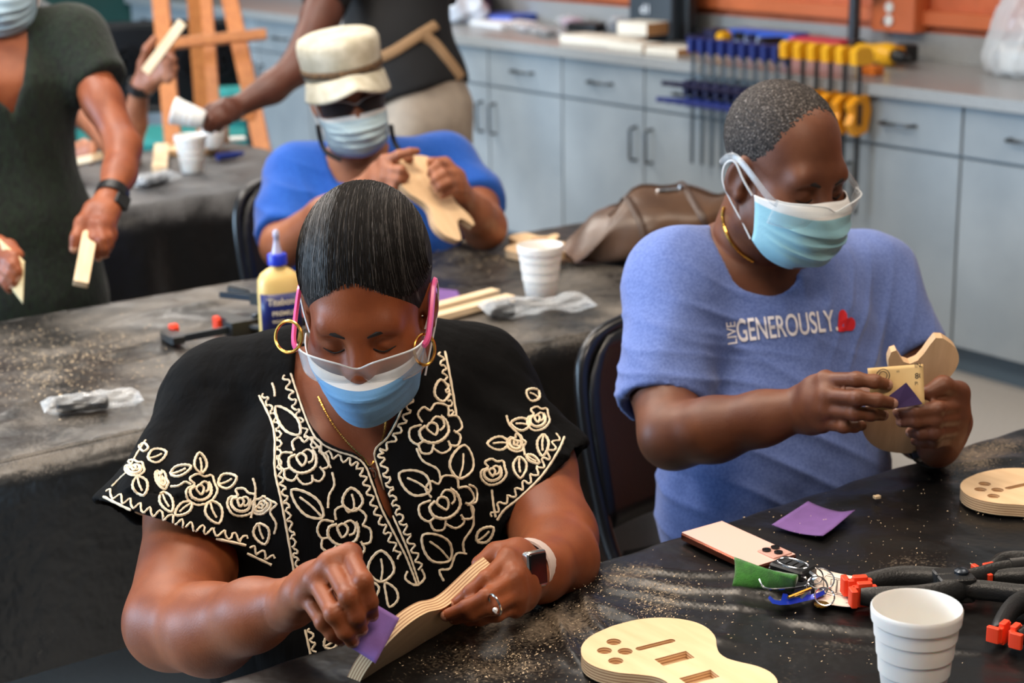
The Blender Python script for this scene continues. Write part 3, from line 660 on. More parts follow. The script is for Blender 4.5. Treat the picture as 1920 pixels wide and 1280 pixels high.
hwL = hand_mesh(px(983, 1078, 2.090), px(1010, 1070, 2.140), .030, [PX([(951, 1046, 2.042), (911, 1084, 2.007), (882, 1110, 2.007), (855, 1131, 2.022)]), PX([(963, 1082, 2.022), (912, 1118, 1.987), (874, 1138, 1.992), (836, 1154, 2.007)]), PX([(968, 1112, 2.022), (924, 1137, 1.987), (886, 1150, 1.997), (852, 1160, 2.017)]), PX([(966, 1138, 2.032), (932, 1152, 2.007), (902, 1160, 2.012), (878, 1164, 2.022)])], PX([(970, 1034, 2.085), (930, 1036, 2.08), (898, 1056, 2.075)]), scale=.86)
BW = bodymesh([bW, hW, hwR[:2], hwL[:2]], SK_W, W, hwR[2]+hwL[2][:2])
bvh('Wskin', *join([bW, hW]))
# blouse
M_blouse = mat('black crinkle cotton', (5, 5, 6), .9, bump=.5, bscale=90, stretch=(1, 1, .12), spec=.12, bdist=.003)
F = Field(px(150, 1300, 2.45)-(.08, .35, .02), px(1120, 560, 2.6)+(.08, .14, .10), .0042)
G_ = .012
F.loft(torsoW, uW, .05, G_)
for c in ((575, 930, 2.345), (775, 915, 2.36)): F.ell(px(*c), (.085, .085, .08), .06, grow=G_)
F.cone(neckW, shR, .062+G_, .06+G_+.008, .05).cone(neckW, shL, .062+G_, .06+G_+.008, .05)
F.cone(px(560, 700, 2.44), px(420, 770, 2.46), .06, .082, .05).cone(px(780, 680, 2.47), px(880, 740, 2.5), .06, .08, .05)
slv = []
for (s0, s1, hd, w0, w1, d0, d1) in ((px(425, 775, 2.46), px(348, 1002, 2.345), px(512, 1055, 2.36)-px(190, 938, 2.36), .085, .126, .085, .105), (px(885, 735, 2.5), px(1008, 930, 2.41), px(930, 1000, 2.34)-px(1072, 838, 2.46), .08, .102, .078, .09)):
    ax = unit(s1-s0); hu = unit(hd); n = unit(np.cross(hu, unit(s1-CAM))); n = n if n@ax > 0 else -n; n = unit(.85*n+.15*ax); slv.append((s0, s1, n, hu))
    T = F.like(); e = s1+ax*.06
    T.loft([(s0, w0, d0), (s1, w1, d1), (e, w1+.01, d1+.01)], hu, .02); T.plane(s1, n, .004)
    I = F.like(); I.loft([(s0+ax*.10, w0-.0, d0-.0), (s1, w1-.009, d1-.009), (e, w1, d1)], hu, .02)
    T.A = np.maximum(T.A, -I.A); h_ = np.maximum(.03-np.abs(F.A-T.A), 0)/.03; F.A = np.minimum(F.A, T.A)-h_*h_*.03*.25
NECK = [(556, 640), (550, 702), (560, 741), (581, 796), (602, 826), (636, 843), (665, 852), (688, 868), (703, 905), (720, 950), (747, 1002), (732, 950), (712, 890), (703, 858), (700, 842), (723, 816), (746, 770), (756, 732), (768, 690), (772, 640), (770, 560), (575, 560)]
polyclip(F, NECK, 2.50, px(480, 1010, 2.2)-(.02, .1, 0), px(830, 540, 2.6), .003)
V, Q = F.mesh(); V = relax(V, Q, 2, .5); N = vnormals(V, Q)
sl = np.zeros(len(V))
for s0, s1, n, hu in slv:
    a = (V-s0)@unit(s1-s0)/np.linalg.norm(s1-s0); near = np.linalg.norm(V-(s0+np.clip(a, 0, 1.1)[:, None]*(s1-s0)), axis=1) < .16
    sl = np.maximum(sl, np.where(near, np.clip(a*1.4-.1, 0, 1), 0)*(a < 1.05)); ang = (V-s0)@hu
    V = V+N*(np.where(near & (a < 1.03), np.clip(a, 0, 1)*.006*np.sin(ang*95+2*np.sin(a*3)), 0))[:, None]
V = V+N*(.0022*wob(V, 34, 1)+.0012*wob(V, 90, 2))[:, None]
blouse = link('blouse', qmesh('blouse', V, Q, M_blouse), W, True); blouse['label'] = 'black crinkle blouse with cream corded flowers'
bvh('blouse', V, Q)
# seated legs in dark trousers
M_trs = mat('black trousers', (16, 16, 18), .85); M_shoe = mat('dark shoe', (24, 22, 22), .5)
def legs(parent, hipc, lat, fwd, zt, m, r=.085, knee=.44, spread=.10, h=.009, shoe=M_shoe, foot=.24):
    lat = unit(lat); fwd = unit(fwd)
    for s in (-1, 1):
        F = Field(np.minimum(hipc+lat*s*spread, hipc+lat*s*spread+fwd*(knee+.1))*np.array([1, 1, 0])-(.25, .25, -.03), np.maximum(hipc+lat*s*spread, hipc+lat*s*spread+fwd*(knee+.1))*np.array([1, 1, 0])+(.25, .25, zt+.2), h)
        a = hipc+lat*s*spread; k = a+fwd*knee+lat*s*.03; k[2] = zt-.03; f = k+fwd*.02; f[2] = .07
        F.cone(a, k, r, r*.78, .03).cone(k, f, r*.76, r*.58, .03); v, q = F.mesh()
        link('trouser_leg', qmesh('trouser_leg', v, q, m), parent, True)
        mb = MB(); g = frame(x=fwd, z=(0, 0, 1), o=(f[0], f[1], 0)); mb.grid(lambda u, t: ((-.07+foot*t), (.044*math.sin(math.pi*min(1, .12+t*.8))**.6+.004)*math.cos(u*2*math.pi), .055+(.05 if t > .45 else .055)*math.sin(u*2*math.pi)*(1-.35*max(0, t-.4))), 16, 9, g, True)
        mb.build('shoe', shoe, parent, True)
legs(W, px(692, 1265, 2.5), uW, np.array([.25, -.95, 0]), .47, M_trs, .10, .42, .1)
# hair, brows, mask, glasses
def hairmat(name, c1, c2, c3, sx, bumpd=.002):
    m = mat(name, c1, .72, bump=.0, spec=.25); nt = m.node_tree; b = nt.nodes['Principled BSDF']; tc = nd(m, 'ShaderNodeTexCoord'); mp = nd(m, 'ShaderNodeMapping'); mp.inputs['Scale'].default_value = sx; nt.links.new(tc.outputs['Object'], mp.inputs[0])
    n = nd(m, 'ShaderNodeTexNoise'); n.inputs['Scale'].default_value = 1.0; n.inputs['Detail'].default_value = 4; nt.links.new(mp.outputs[0], n.inputs['Vector']); r = nd(m, 'ShaderNodeValToRGB'); nt.links.new(n.outputs['Fac'], r.inputs[0])
    r.color_ramp.elements[0].color = srgb(c1); r.color_ramp.elements[0].position = .42; r.color_ramp.elements[1].color = srgb(c3); r.color_ramp.elements[1].position = .78
    e = r.color_ramp.elements.new(.58); e.color = srgb(c2); nt.links.new(r.outputs[0], b.inputs['Base Color'])
    bp = nd(m, 'ShaderNodeBump'); bp.inputs['Strength'].default_value = .8; bp.inputs['Distance'].default_value = bumpd; nt.links.new(n.outputs['Fac'], bp.inputs['Height']); nt.links.new(bp.outputs[0], b.inputs['Normal']); return m
M_hairW = hairmat('dark hair with grey', (14, 12, 12), (34, 31, 30), (96, 92, 90), (420, 22, 22))
def haircap(M, parent, m, c, r, p0, n, h=.003, bun=None, sc=1.0, peak=0.0, noise=.0):
    F = Field((-.13, -.20, -.12), (.13, .14, .18), h); F.ell(c, r, .02)
    if bun: F.ell(bun[0], bun[1], .03)
    n = unit(n); p0 = np.asarray(p0, float)
    def cl(X, Y, Z): return (Y-p0[1])*n[1]+(Z-p0[2])*n[2]+.32*np.maximum(np.abs(X)-.045, 0)*0+peak*np.abs(X)-peak*.03+.0005*np.sin(X*330)+0*(X+Y+Z)
    F.put(cl, F.lo, [a[-1] for a in F.ax], .014, 'i'); V, Q = F.mesh(); V = relax(V, Q, 2)
    if noise: V = V+vnormals(V, Q)*(noise*RS.normal(size=len(V)))[:, None]
    return link('hair', qmesh('hair', V, Q, m), parent, True, M=M @ Matrix.Scale(sc, 4))
hairc, hairr = (0, -.026, .050), (.0865, .108, .103)
hair = haircap(WH, W, M_hairW, hairc, hairr, (0, .084, .066), (0, .86, -.50), bun=((0, -.135, .02), (.04, .035, .04)), peak=-.34)
mb = MB(); mb2 = MB()
for i in range(1300):
    a0 = math.radians(random.uniform(-84, 84)); b0 = math.radians(15+8*random.random()-36*abs(math.sin(a0))**1.7); pts = []
    b1 = math.radians(random.uniform(95, 165)); k0 = random.uniform(1.0, 1.012)
    for k in range(9):
        t = k/8; b = b0+(b1-b0)*t; a = a0*(1-.35*t)+.02*math.sin(t*5+i); pts.append((hairc[0]+hairr[0]*k0*math.sin(a), hairc[1]+hairr[1]*k0*math.cos(a)*math.cos(b), hairc[2]+hairr[2]*k0*math.cos(a)*math.sin(b)))
    (mb if i % 7 else mb2).tube(pts, random.uniform(.0002, .0005), 3, cap=False)
hs = mb.build('hair_strands', mat('dark strand', (26, 23, 22), .6), W, True, M=WH); hs['kind'] = 'stuff'; hs = mb2.build('grey_hair_strands', mat('grey strand', (96, 92, 90), .65), W, True, M=WH); hs['kind'] = 'stuff'
M_brow = mat('black brow', (20, 14, 12), .8); brows(WH, W, M_brow)
facemask(WH, W, maskmat('blue surgical mask', (104, 158, 206)), 1.05, 1, .075, .010, .35, .75, .013)
M_pink = clearmat('translucent pink arm', (1.0, .25, .45), .55, .2, (.95, .16, .42))
gw = glasses(WH, W, M_pink, 1.04, -.006, -.046, .120, 0, .081, .018); gw['label'] = 'clear safety glasses with pink arms'
M_gold = mat('gold', (222, 170, 84), .25, metal=1.0); M_silver = mat('silver', (205, 203, 200), .2, metal=1.0)
for ec, tw in ((px(541, 631, 2.175), .45), (px(796, 655, 2.20), -.9)):
    ex = math.cos(tw)*Rv-math.sin(tw)*Fv; e = MB(); e.tube([ec+.0195*(math.sin(t*2*math.pi/28)*ex+math.cos(t*2*math.pi/28)*Uv) for t in range(28)], .0021, 8, closed=True); e.build('hoop_earring', M_gold, W, True)
# necklace lying on the chest
mb = MB(); L = [(598, 745), (612, 775), (628, 802), (648, 828), (668, 848), (684, 862), (692, 874), (700, 868), (712, 840), (720, 815), (724, 790), (726, 765)]
pts = [cast('Wskin', u, v, .0025)[0] for u, v in [tuple(p) for p in smoothpoly(L, 8, False)]]; pts = [p for p in pts if p is not None]
nk = MB()
for i in range(0, len(pts)-1): nk.tube([pts[i]+.15*(pts[i+1]-pts[i]), pts[i]+.85*(pts[i+1]-pts[i])], .0011 if i % 2 else .0016, 5)
nk.build('necklace', M_gold, W, True)
pd = MB(); c = cast('Wskin', 697, 890, .004)[0]; pd.tube([c+np.array([.006*math.sin(t*.5236), 0, .008*math.cos(t*.5236)]) for t in range(12)], .0012, 6, closed=True); pd.build('pendant', M_silver, W, True)
# watch and ring on the left hand
M_band = mat('pale pink watch band', (206, 188, 180), .5); M_face = mat('black watch glass', (10, 10, 12), .12)
def strap(parent, p, axis, r, m, w=.02, t=.003, name='watch_band', up=(0, 0, 1)):
    n = 30; x = unit(axis); y = unit(np.cross(up, x)); z = np.cross(x, y); mb = MB()
    def fn(u, v):
        a = u*2*math.pi; k = [(-w/2, 0), (-w/2, t), (w/2, t), (w/2, 0), (-w/2, 0)][int(round(v*4))]; rr = r+k[1]; return p+x*k[0]+rr*(math.cos(a)*y+math.sin(a)*z)
    mb.grid(fn, n, 5, None, True); return mb.build(name, m, parent, True, angle=30)
wp = px(986, 1066, 2.105); wax = px(1010, 1070, 2.14)-px(983, 1078, 2.09); wb = strap(W, wp, wax, .0335, M_band, .024)
fr = frame(x=px(1000, 1030, 2.05)-px(1004, 1100, 2.05), z=.75*Rv-.65*Fv, o=px(1003, 1066, 2.048))
MB().box((0, 0, 0), (.043, .035, .010), bev=.009).build('watch_case', M_silver, wb, True, M=fr); MB().box((0, 0, .005), (.036, .029, .003), bev=.007).build('watch_face', M_face, wb, True, M=fr)
rp = px(928, 1133, 1.968); rg = MB(); ra = unit(px(880, 1150, 1.975)-px(962, 1112, 2.0)); ry = unit(np.cross(ra, Fv)); rz_ = np.cross(ra, ry)
rg.tube([rp+.0125*(math.cos(t*.3142)*ry+math.sin(t*.3142)*rz_) for t in range(20)], .0014, 6, closed=True); r_ = rg.build('ring', M_silver, W, True)
MB().lathe([(0, -.002), (.003, .0), (.003, .002), (.0, .0035)], 8, frame(z=-Fv, x=ra, o=rp-Fv*.0135+unit(px(928, 1145, 2)-px(928, 1133, 2))*.004)).build('ring_stone', mat('clear stone', (235, 235, 240), .05, spec=1), r_, True)
# ------------------------------------------------------------------ cord embroidery, laid on the blouse
cords = []
def cA(L): return [(180+x/2.37, 560+y/2.37) for x, y in L]
def cB(L): return [(480+x/2.56, 780+y/2.56) for x, y in L]
def cS(L): return [(180+x/4.129, 780+y/4.129) for x, y in L]
def cR(L): return [(860+x/3.46, 640+y/3.46) for x, y in L]
def cord(L, closed=False, sm=5, w=1.0): cords.append((smoothpoly([np.array(p) for p in L], sm, closed), closed, w))
def wave(L, amp, per, off=0.0):
    P = smoothpoly([np.array(p) for p in L], 14, False); out = []; s = 0
    for i in range(len(P)):
        t = P[min(i+1, len(P)-1)]-P[max(i-1, 0)]; t = t/(np.linalg.norm(t)+1e-9); n = np.array([-t[1], t[0]])
        if i: s += np.linalg.norm(P[i]-P[i-1])
        out.append((s, P[i], n))
    tot = out[-1][0]; res = []; m_ = int(tot/per*6)
    for j in range(m_+1):
        q = tot*j/max(m_, 1); i = min(range(len(out)), key=lambda k: abs(out[k][0]-q)); res.append(out[i][1]+out[i][2]*(off+amp*math.sin(2*math.pi*q/per)))
    cords.append((smoothpoly(res, 2, False), False, .9))
def leaf(b, t, wd, rib=True):
    b = np.array(b, float); t = np.array(t, float); d = t-b; n = np.array([-d[1], d[0]])/np.linalg.norm(d); cord([b, b+.3*d+n*wd, b+.7*d+n*wd*.85, t, b+.7*d-n*wd*.85, b+.3*d-n*wd], True, 5, 1.15)
    if rib: cord([b+.05*d, b+.4*d+n*wd*.12, b+.75*d], False, 4, .9)
def rose(c, r, rot=0.0, sq=1.0, small=False):
    c = np.array(c, float); ca, sa = math.cos(rot), math.sin(rot)
    def T(L): return [c+r*np.array([x*ca-y*sa*sq, x*sa+y*ca*sq]) for x, y in L]
    cord(T([(-.12, .22), (-.3, .0), (-.15, -.2), (.08, -.12), (.12, .1), (.02, .3)]), True, 5, 1.1)
    cord(T([(-.1, -.25), (.1, -.42), (.35, -.3), (.38, .0), (.2, .15)]), False)
    cord(T([(-.35, -.1), (-.6, .1), (-.5, .45), (-.1, .62), (.3, .5), (.55, .2), (.5, -.2), (.3, -.45)]), False, 5, 1.3)
    if small: cord(T([(-.4, -.2), (-.7, -.5), (-.3, -.8), (.1, -.7), (.5, -.8), (.7, -.4), (.9, 0), (.7, .5), (.3, .8), (-.2, .9), (-.7, .6), (-.8, .1)]), True, 4, 1.0); return
    cord(T([(-.5, -.15), (-.95, -.05), (-1.0, .35), (-.75, .6), (-.5, .5)]), False); cord(T([(-.7, .6), (-.6, .95), (-.25, 1.0), (-.1, .7)]), False); cord(T([(-.15, .8), (.2, 1.05), (.55, .9), (.5, .6)]), False)
    cord(T([(.5, .75), (.85, .8), (1.0, .45), (.75, .2)]), False); cord(T([(.8, .3), (1.1, .1), (.95, -.35), (.6, -.4)]), False); cord(T([(.6, -.4), (.6, -.8), (.15, -.95), (-.1, -.7), (-.35, -.85), (-.6, -.6), (-.45, -.25)]), False)
# neckline and placket
nl = [(545, 700), (556, 735), (578, 796), (599, 829), (634, 847), (663, 856), (684, 873), (699, 910), (716, 955), (741, 1003), (760, 1040), (772, 1070), (781, 1095)]
nr = [(763, 726), (752, 772), (728, 819), (704, 845), (711, 882), (730, 946), (753, 1003), (768, 1040), (778, 1070), (785, 1093)]
cord(nl, False, 6, .9); cord(nr, False, 6, .9); wave(nl[:-2], 5.5, 19, 11); wave(nr[:-1], -5.5, 19, -11); cord([(764, 1070), (760, 1085), (780, 1097), (796, 1083), (790, 1066)], False)
# borders
bl = cA([(725, 430), (790, 580), (795, 760), (820, 880), (850, 1040), (885, 1240)]); cord(bl, False, 6); wave(bl, 4.5, 17, -9); b2 = [(572, 1180), (582, 1225)]; cord(b2); wave(b2, 4.5, 17, -9)
cord(cA([(783, 375), (793, 405), (795, 435)])); br = [(834, 659), (845, 715), (855, 778)]; cord(br); wave(br, 4.5, 17, 9)
# chest flowers
leaf(cA([(905, 605)])[0], cA([(800, 480)])[0], 15, False); rose(cB([(228, 205)])[0], 44, .2); cord(cB([(365, 270), (375, 330), (350, 380), (345, 440)])); cord(cB([(240, 95), (300, 150), (360, 250)]))
rose(cB([(425, 545)])[0], 48, .35); leaf(cB([(320, 485)])[0], cB([(172, 355)])[0], 17); leaf(cB([(470, 455)])[0], cB([(455, 345)])[0], 18); leaf(cB([(600, 795)])[0], cB([(600, 645)])[0], 23)
cord(cB([(545, 785), (590, 820), (575, 870)])); cord(cB([(620, 800), (670, 830), (680, 880), (640, 915), (625, 860)]), True); leaf(cB([(330, 1105)])[0], cB([(395, 1060)])[0], 11)
rose(cB([(855, 55)])[0], 47, -.1); leaf(cB([(895, -70)])[0], cB([(885, -175)])[0], 13, False); cord(cB([(770, 155), (800, 215), (870, 255), (885, 310)]))
rose(cB([(905, 410)])[0], 50, -.2); leaf(cB([(835, 360)])[0], cB([(688, 275)])[0], 21); leaf(cB([(975, 300)])[0], cB([(1000, 140)])[0], 21); leaf(cB([(930, 690)])[0], cB([(800, 570)])[0], 23); leaf(cB([(1060, 600)])[0], cB([(1140, 535)])[0], 12)
cord(cB([(1030, 430), (1042, 520), (995, 600), (1000, 660)])); cord(cB([(900, 790), (880, 740), (930, 730), (960, 660), (1010, 660)])); cord(cB([(1020, 330), (1055, 350), (1055, 410), (1010, 420)]))
# sleeve on the picture's left
h1 = cS([(60, 625), (220, 700), (380, 770), (540, 825), (700, 890), (930, 945), (1160, 1000)]); cord(h1, False, 6, 1.15); wave(h1, -7, 21, -11); h2 = cS([(1170, 1060), (1360, 1150)]); cord(h2); wave(h2, -7, 21, -11)
rose(cS([(300, 400)])[0], 21, .3, .8, True); rose(cS([(510, 490)])[0], 22, 1.2, .55, True); rose(cS([(815, 565)])[0], 34, .1, 1, True); rose(cS([(1130, 665)])[0], 30, .5, 1, True); rose(cS([(1280, 690)])[0], 22, -.4, .8, True)
for b, t, w_ in (((405, 330), (545, 280), 12), ((580, 450), (735, 390), 9), ((815, 440), (800, 285), 11), ((950, 530), (1090, 470), 13), ((740, 670), (615, 765), 10), ((880, 660), (950, 830), 15), ((320, 470), (370, 615), 13), ((510, 590), (585, 740), 11), ((1260, 830), (1310, 990), 14)): leaf(cS([b])[0], cS([t])[0], w_)
cord(cS([(125, 545), (200, 470), (250, 420), (320, 290), (390, 185)])); cord(cS([(335, 235), (375, 210), (405, 245), (370, 275)]), True); cord(cS([(580, 545), (640, 540), (690, 510), (735, 530)])); cord(cS([(1215, 480), (1235, 560), (1225, 660), (1200, 790)])); cord(cS([(1340, 650), (1400, 680), (1350, 740), (1395, 830), (1380, 910)]))
# sleeve on the picture's right
h3 = cR([(250, 1160), (300, 1090), (400, 1010), (540, 870), (640, 720), (685, 620)]); cord(h3, False, 6, 1.1); wave(h3, -6, 20, -12)
rose(cR([(225, 845)])[0], 28, .2, 1, True); rose(cR([(515, 500)])[0], 24, .2, 1.1, True); rose(cR([(375, 660)])[0], 19, .9, 1, True)
for b, t, w_ in (((325, 660), (185, 665), 12), ((460, 545), (340, 530), 11), ((548, 605), (545, 745), 10), ((395, 750), (400, 885), 12), ((520, 370), (440, 320), 11), ((440, 740), (525, 790), 6)): leaf(cR([b])[0], cR([t])[0], w_)
cord(cR([(310, 480), (330, 540), (400, 620), (430, 740)])); cord(cR([(215, 960), (225, 1060), (240, 1140)]))
em = MB()
for L, closed, w_ in cords:
    seg = []; L = list(L)+([L[0]] if closed else [])
    for i, p in enumerate(L):
        q, n = cast('blouse', p[0], p[1], .0006)
        if q is None or (seg and np.linalg.norm(q-seg[-1]) > .022):
            if len(seg) > 2: em.tube(seg, [.0017*w_*(.82+.3*(k % 2)) for k in range(len(seg))], 5)
            seg = []
        if q is not None and (not seg or np.linalg.norm(q-seg[-1]) > .0012): seg.append(q)
    if len(seg) > 2: em.tube(seg, [.0017*w_*(.82+.3*(k % 2)) for k in range(len(seg))], 5)
eo = em.build('embroidery', mat('cream cotton cord', (240, 222, 192), .8, bump=.5, bscale=900, bdist=.001), blouse, True, angle=60); eo['kind'] = 'stuff'; eo['label'] = 'cream cord flowers, leaves and scallops'
tag(chair(chairM(1.365, 2.175, 0), ''), 'black folding chair under the person in the embroidered blouse')
# ================================================================== clothing helper
def cloth(name, parent, m, lo, hi, h, build, amp=.004, fr=26, seed=0, fold=None, extra=None, rel=2):
    F = Field(lo, hi, h); build(F); V, Q = F.mesh(); V = relax(V, Q, rel); N = vnormals(V, Q); d = amp*wob(V, fr, seed)+.4*amp*wob(V, fr*2.3, seed+1)
    if fold is not None:
        for (c, rad, dr, fq, a) in fold: d = d+a*folds(V, dr, fq, seed)*np.exp(-(np.linalg.norm(V-c, axis=1)/rad)**2)
    V = V+N*d[:, None]; o = link(name, qmesh(name, V, Q, m), parent, True); bvh(name+parent.name, V, Q); return o
def bounds(pts, pad): P = np.array(pts); return P.min(0)-pad, P.max(0)+pad
# ================================================================== the man in the blue T-shirt
Mn = person('person', px(1450, 980, 2.95)*np.array([1, 1, 0]), 'seated person in blue T-shirt and clear glasses sanding a guitar body, gold neck chain')
MH = headM(1468, 320, 2.70, 34, 14, 0); neckM = np.array(MH @ Vector((0, -.05, -.19)))
latM = np.array([.866, .5, 0]); shR, shL = px(1268, 528, 2.80), px(1628, 528, 2.97)
torsoM = [(px(1450, 500, 2.90), .155, .075), (px(1452, 610, 2.885), .172, .118), (px(1450, 780, 2.87), .172, .135), (px(1450, 930, 2.88), .178, .15), (px(1450, 1040, 2.93), .178, .15)]
aR = CH_([(1268, 528, 2.80, .066), (1240, 690, 2.73, .058), (1262, 815, 2.63, .050)]); fR = CH_([(1262, 815, 2.63, .050), (1340, 805, 2.575, .0465), (1430, 784, 2.53, .038), (1508, 765, 2.50, .0315)])
aL = CH_([(1628, 528, 2.97, .066), (1680, 660, 2.95, .056), (1712, 775, 2.87, .047)]); fL = CH_([(1712, 775, 2.87, .047), (1730, 808, 2.72, .043), (1752, 826, 2.56, .031)])
lo, hi = bounds([p for p, _ in aR+fR+aL+fL]+[t[0] for t in torsoM]+[neckM], .13)
F = Field(lo, hi, .005); F.loft(torsoM, latM, .05).cone(neckM, shR, .06, .055, .05).cone(neckM, shL, .06, .055, .05).chain(aR, .03).chain(fR, .02).chain(aL, .03).chain(fL, .02)
F.cone(neckM, px(1455, 520, 2.86), .06, .07, .04)
bM = F.mesh(); bM = (relax(bM[0], bM[1], 2), bM[1]); hM = head(MH, .0028, 1.03, .004, neck=(0, -.05, -.20), nr=.064)
hmR = hand_mesh(px(1508, 765, 2.50), px(1430, 784, 2.53), .031, [PX([(1548, 712, 2.45), (1606, 711, 2.405), (1640, 715, 2.40), (1664, 721, 2.41)]), PX([(1552, 742, 2.435), (1608, 746, 2.385), (1645, 750, 2.385), (1674, 756, 2.395)]), PX([(1548, 768, 2.44), (1602, 774, 2.40), (1632, 776, 2.405), (1656, 778, 2.42)]), PX([(1542, 793, 2.455), (1582, 799, 2.42), (1602, 799, 2.425), (1616, 798, 2.44)])], PX([(1550, 740, 2.50), (1605, 735, 2.485), (1655, 745, 2.455)]), .0023, scale=.98)
hmL = hand_mesh(px(1760, 832, 2.53), px(1730, 812, 2.68), .031, [PX([(1797, 760, 2.455), (1758, 766, 2.41), (1718, 770, 2.41), (1684, 772, 2.425)]), PX([(1799, 782, 2.46), (1756, 787, 2.415), (1718, 789, 2.415), (1690, 790, 2.43)]), PX([(1792, 804, 2.465), (1754, 811, 2.42), (1728, 812, 2.425), (1708, 810, 2.445)]), PX([(1782, 822, 2.475), (1752, 828, 2.44), (1732, 828, 2.445), (1716, 826, 2.46)])], PX([(1798, 790, 2.49), (1798, 735, 2.455), (1768, 722, 2.43), (1740, 736, 2.425)]), .0023, scale=.98)
bodymesh([bM, hM, hmR[:2], hmL[:2]], SK_M, Mn, hmR[2][:3]+hmL[2][:3]); bvh('Mskin', *join([bM, hM]))
def heather(name, c1, c2): return mat(name, c1, .85, col2=c2, vscale=240, bump=.25, bscale=500, sheen=.2, spec=.2, bdist=.001)
M_tee = heather('heather blue jersey', (104, 124, 182), (86, 105, 164))
def bt(F):
    g = .011; F.loft(torsoM, latM, .05, g).cone(neckM+np.array([0, 0, -.02]), shR, .064, .062+g, .045).cone(neckM+np.array([0, 0, -.02]), shL, .064, .062+g, .045)
    for (s, e, n0, r0, r1) in ((aR[0][0], px(1244, 762, 2.69), px(1250, 800, 2.66), .078, .071), (aL[0][0], px(1700, 668, 2.94), px(1715, 740, 2.9), .078, .070)):
        T = F.like(); ax = unit(e-s); T.cone(s, e+ax*.06, r0, r1, .02); T.plane(e, ax, .003); I = F.like(); I.cone(e-ax*.035, e+ax*.07, r1-.011, r1-.010, .01); T.A = np.maximum(T.A, -I.A); h_ = np.maximum(.045-np.abs(F.A-T.A), 0)/.045; F.A = np.minimum(F.A, T.A)-h_*h_*.045*.25
    n = unit(np.array(MH.to_3x3() @ Vector((0, .18, 1)))); c = neckM+np.array([.015, -.02, .012]); fo = np.array([.5, -.866, 0]); cn = unit(np.array([0, 0, 1.0])+.55*fo*-1)
    F.cone(c+np.array([0, 0, .25]), c+fo*.012-np.array([0, 0, .004]), .076, .068, .006, 's'); F.plane(px(1450, 1010, 2.9), (0, 0, -1), .006)
tee = cloth('t_shirt', Mn, M_tee, lo-.03, hi+.03, .0048, bt, .0035, 22, 3, [(px(1300, 640, 2.8), .14, (.3, .2, 1), 62, .012), (px(1250, 720, 2.7), .10, (.2, .3, 1), 80, .011), (px(1400, 880, 2.75), .22, (.45, .1, 1), 48, .014), (px(1620, 640, 2.85), .13, (1, .2, -.5), 70, .010), (px(1480, 520, 2.8), .10, (1, .2, .4), 75, .006)])
tee['label'] = 'heathered blue T-shirt with white and red chest print'
# collar band
cb = MB(); ring = []
for t in range(40):
    a = t*2*math.pi/40; c = neckM+np.array([.015, -.02, .012]); fo = np.array([.5, -.866, 0]); ring.append(c+fo*.012+.0835*(math.cos(a)*latM+math.sin(a)*fo)+np.array([0, 0, -.006-.028*max(0, math.sin(a))+.012*max(0, -math.sin(a))]))
# printed slogan on the chest
M_ink = mat('white print', (232, 228, 232), .8); M_red = mat('red print', (206, 26, 38), .8)
def textmesh(txt, sx=1.0, bold=.0, cuts=.08):
    c = bpy.data.curves.new('t', 'FONT'); c.body = txt; c.offset = bold; o = bpy.data.objects.new('t', c); COL.objects.link(o); bpy.context.view_layer.update()
    me = bpy.data.meshes.new_from_object(o.evaluated_get(bpy.context.evaluated_depsgraph_get())); bpy.data.objects.remove(o)
    bm = bmesh.new(); bm.from_mesh(me)
    for _ in range(5):
        es = [e for e in bm.edges if e.calc_length() > cuts]
        if not es: break
        bmesh.ops.subdivide_edges(bm, edges=es, cuts=1); bmesh.ops.triangulate(bm, faces=bm.faces[:])
    V = np.array([v.co[:] for v in bm.verts]); Fc = [[v.index for v in f.verts] for f in bm.faces]; bm.free(); return V, Fc
def decal(bv, V, Fc, mp, name, m, parent, off=.0016):
    mb = MB(); W3 = []
    for p in V:
        u, v = mp(p); q, n = cast(bv, u, v, off)
        W3.append(q if q is not None else px(u, v, 2.7))
    mb.add(W3, Fc); return mb.build(name, m, parent, True, smooth=False)
V, Fc = textmesh('GENEROUSLY.', bold=.012); x0, x1 = V[:, 0].min(), V[:, 0].max(); y0, y1 = V[:, 1].min(), V[:, 1].max()
bl, br_, hL, hR = np.array([1384, 642.]), np.array([1571, 620.]), 43, 40
def mp1(p): t = (p[0]-x0)/(x1-x0); s = (p[1]-y0)/(y1-y0); b = bl+t*(br_-bl); return b[0]-2*s-4*s, b[1]-s*(hL+(hR-hL)*t)
decal('t_shirt'+Mn.name, V, Fc, mp1, 'slogan_print', M_ink, tee)
V, Fc = textmesh('LIVE', bold=.01); a0_, a1_ = V[:, 0].min(), V[:, 0].max(); c0, c1 = V[:, 1].min(), V[:, 1].max()
def mp2(p): t = (p[0]-a0_)/(a1_-a0_); s = (p[1]-c0)/(c1-c0); return 1384-3-17*(1-s)*-1-17-4*t+0, 643-t*42
def mp2(p): t = (p[0]-a0_)/(a1_-a0_); s = (p[1]-c0)/(c1-c0); return 1382-18*s-4*t, 644-t*42+s*2
decal('t_shirt'+Mn.name, V, Fc, mp2, 'slogan_print', M_ink, tee)
hp = smoothpoly([(0, 0), (-.02, .45), (.05, .9), (.3, 1.0), (.52, .8), (.55, .62), (.75, .66), (.98, .5), (1.0, .25), (.85, .05), (.45, .02)], 4)
bm = bmesh.new(); bm.faces.new([bm.verts.new((p[0], p[1], 0)) for p in hp]); bmesh.ops.triangulate(bm, faces=bm.faces[:]); bmesh.ops.subdivide_edges(bm, edges=bm.edges[:], cuts=2); bmesh.ops.triangulate(bm, faces=bm.faces[:])
for i, v in enumerate(bm.verts): v.index = i
V = np.array([v.co[:] for v in bm.verts]); Fc = [[v.index for v in f.verts] for f in bm.faces]; bm.free()
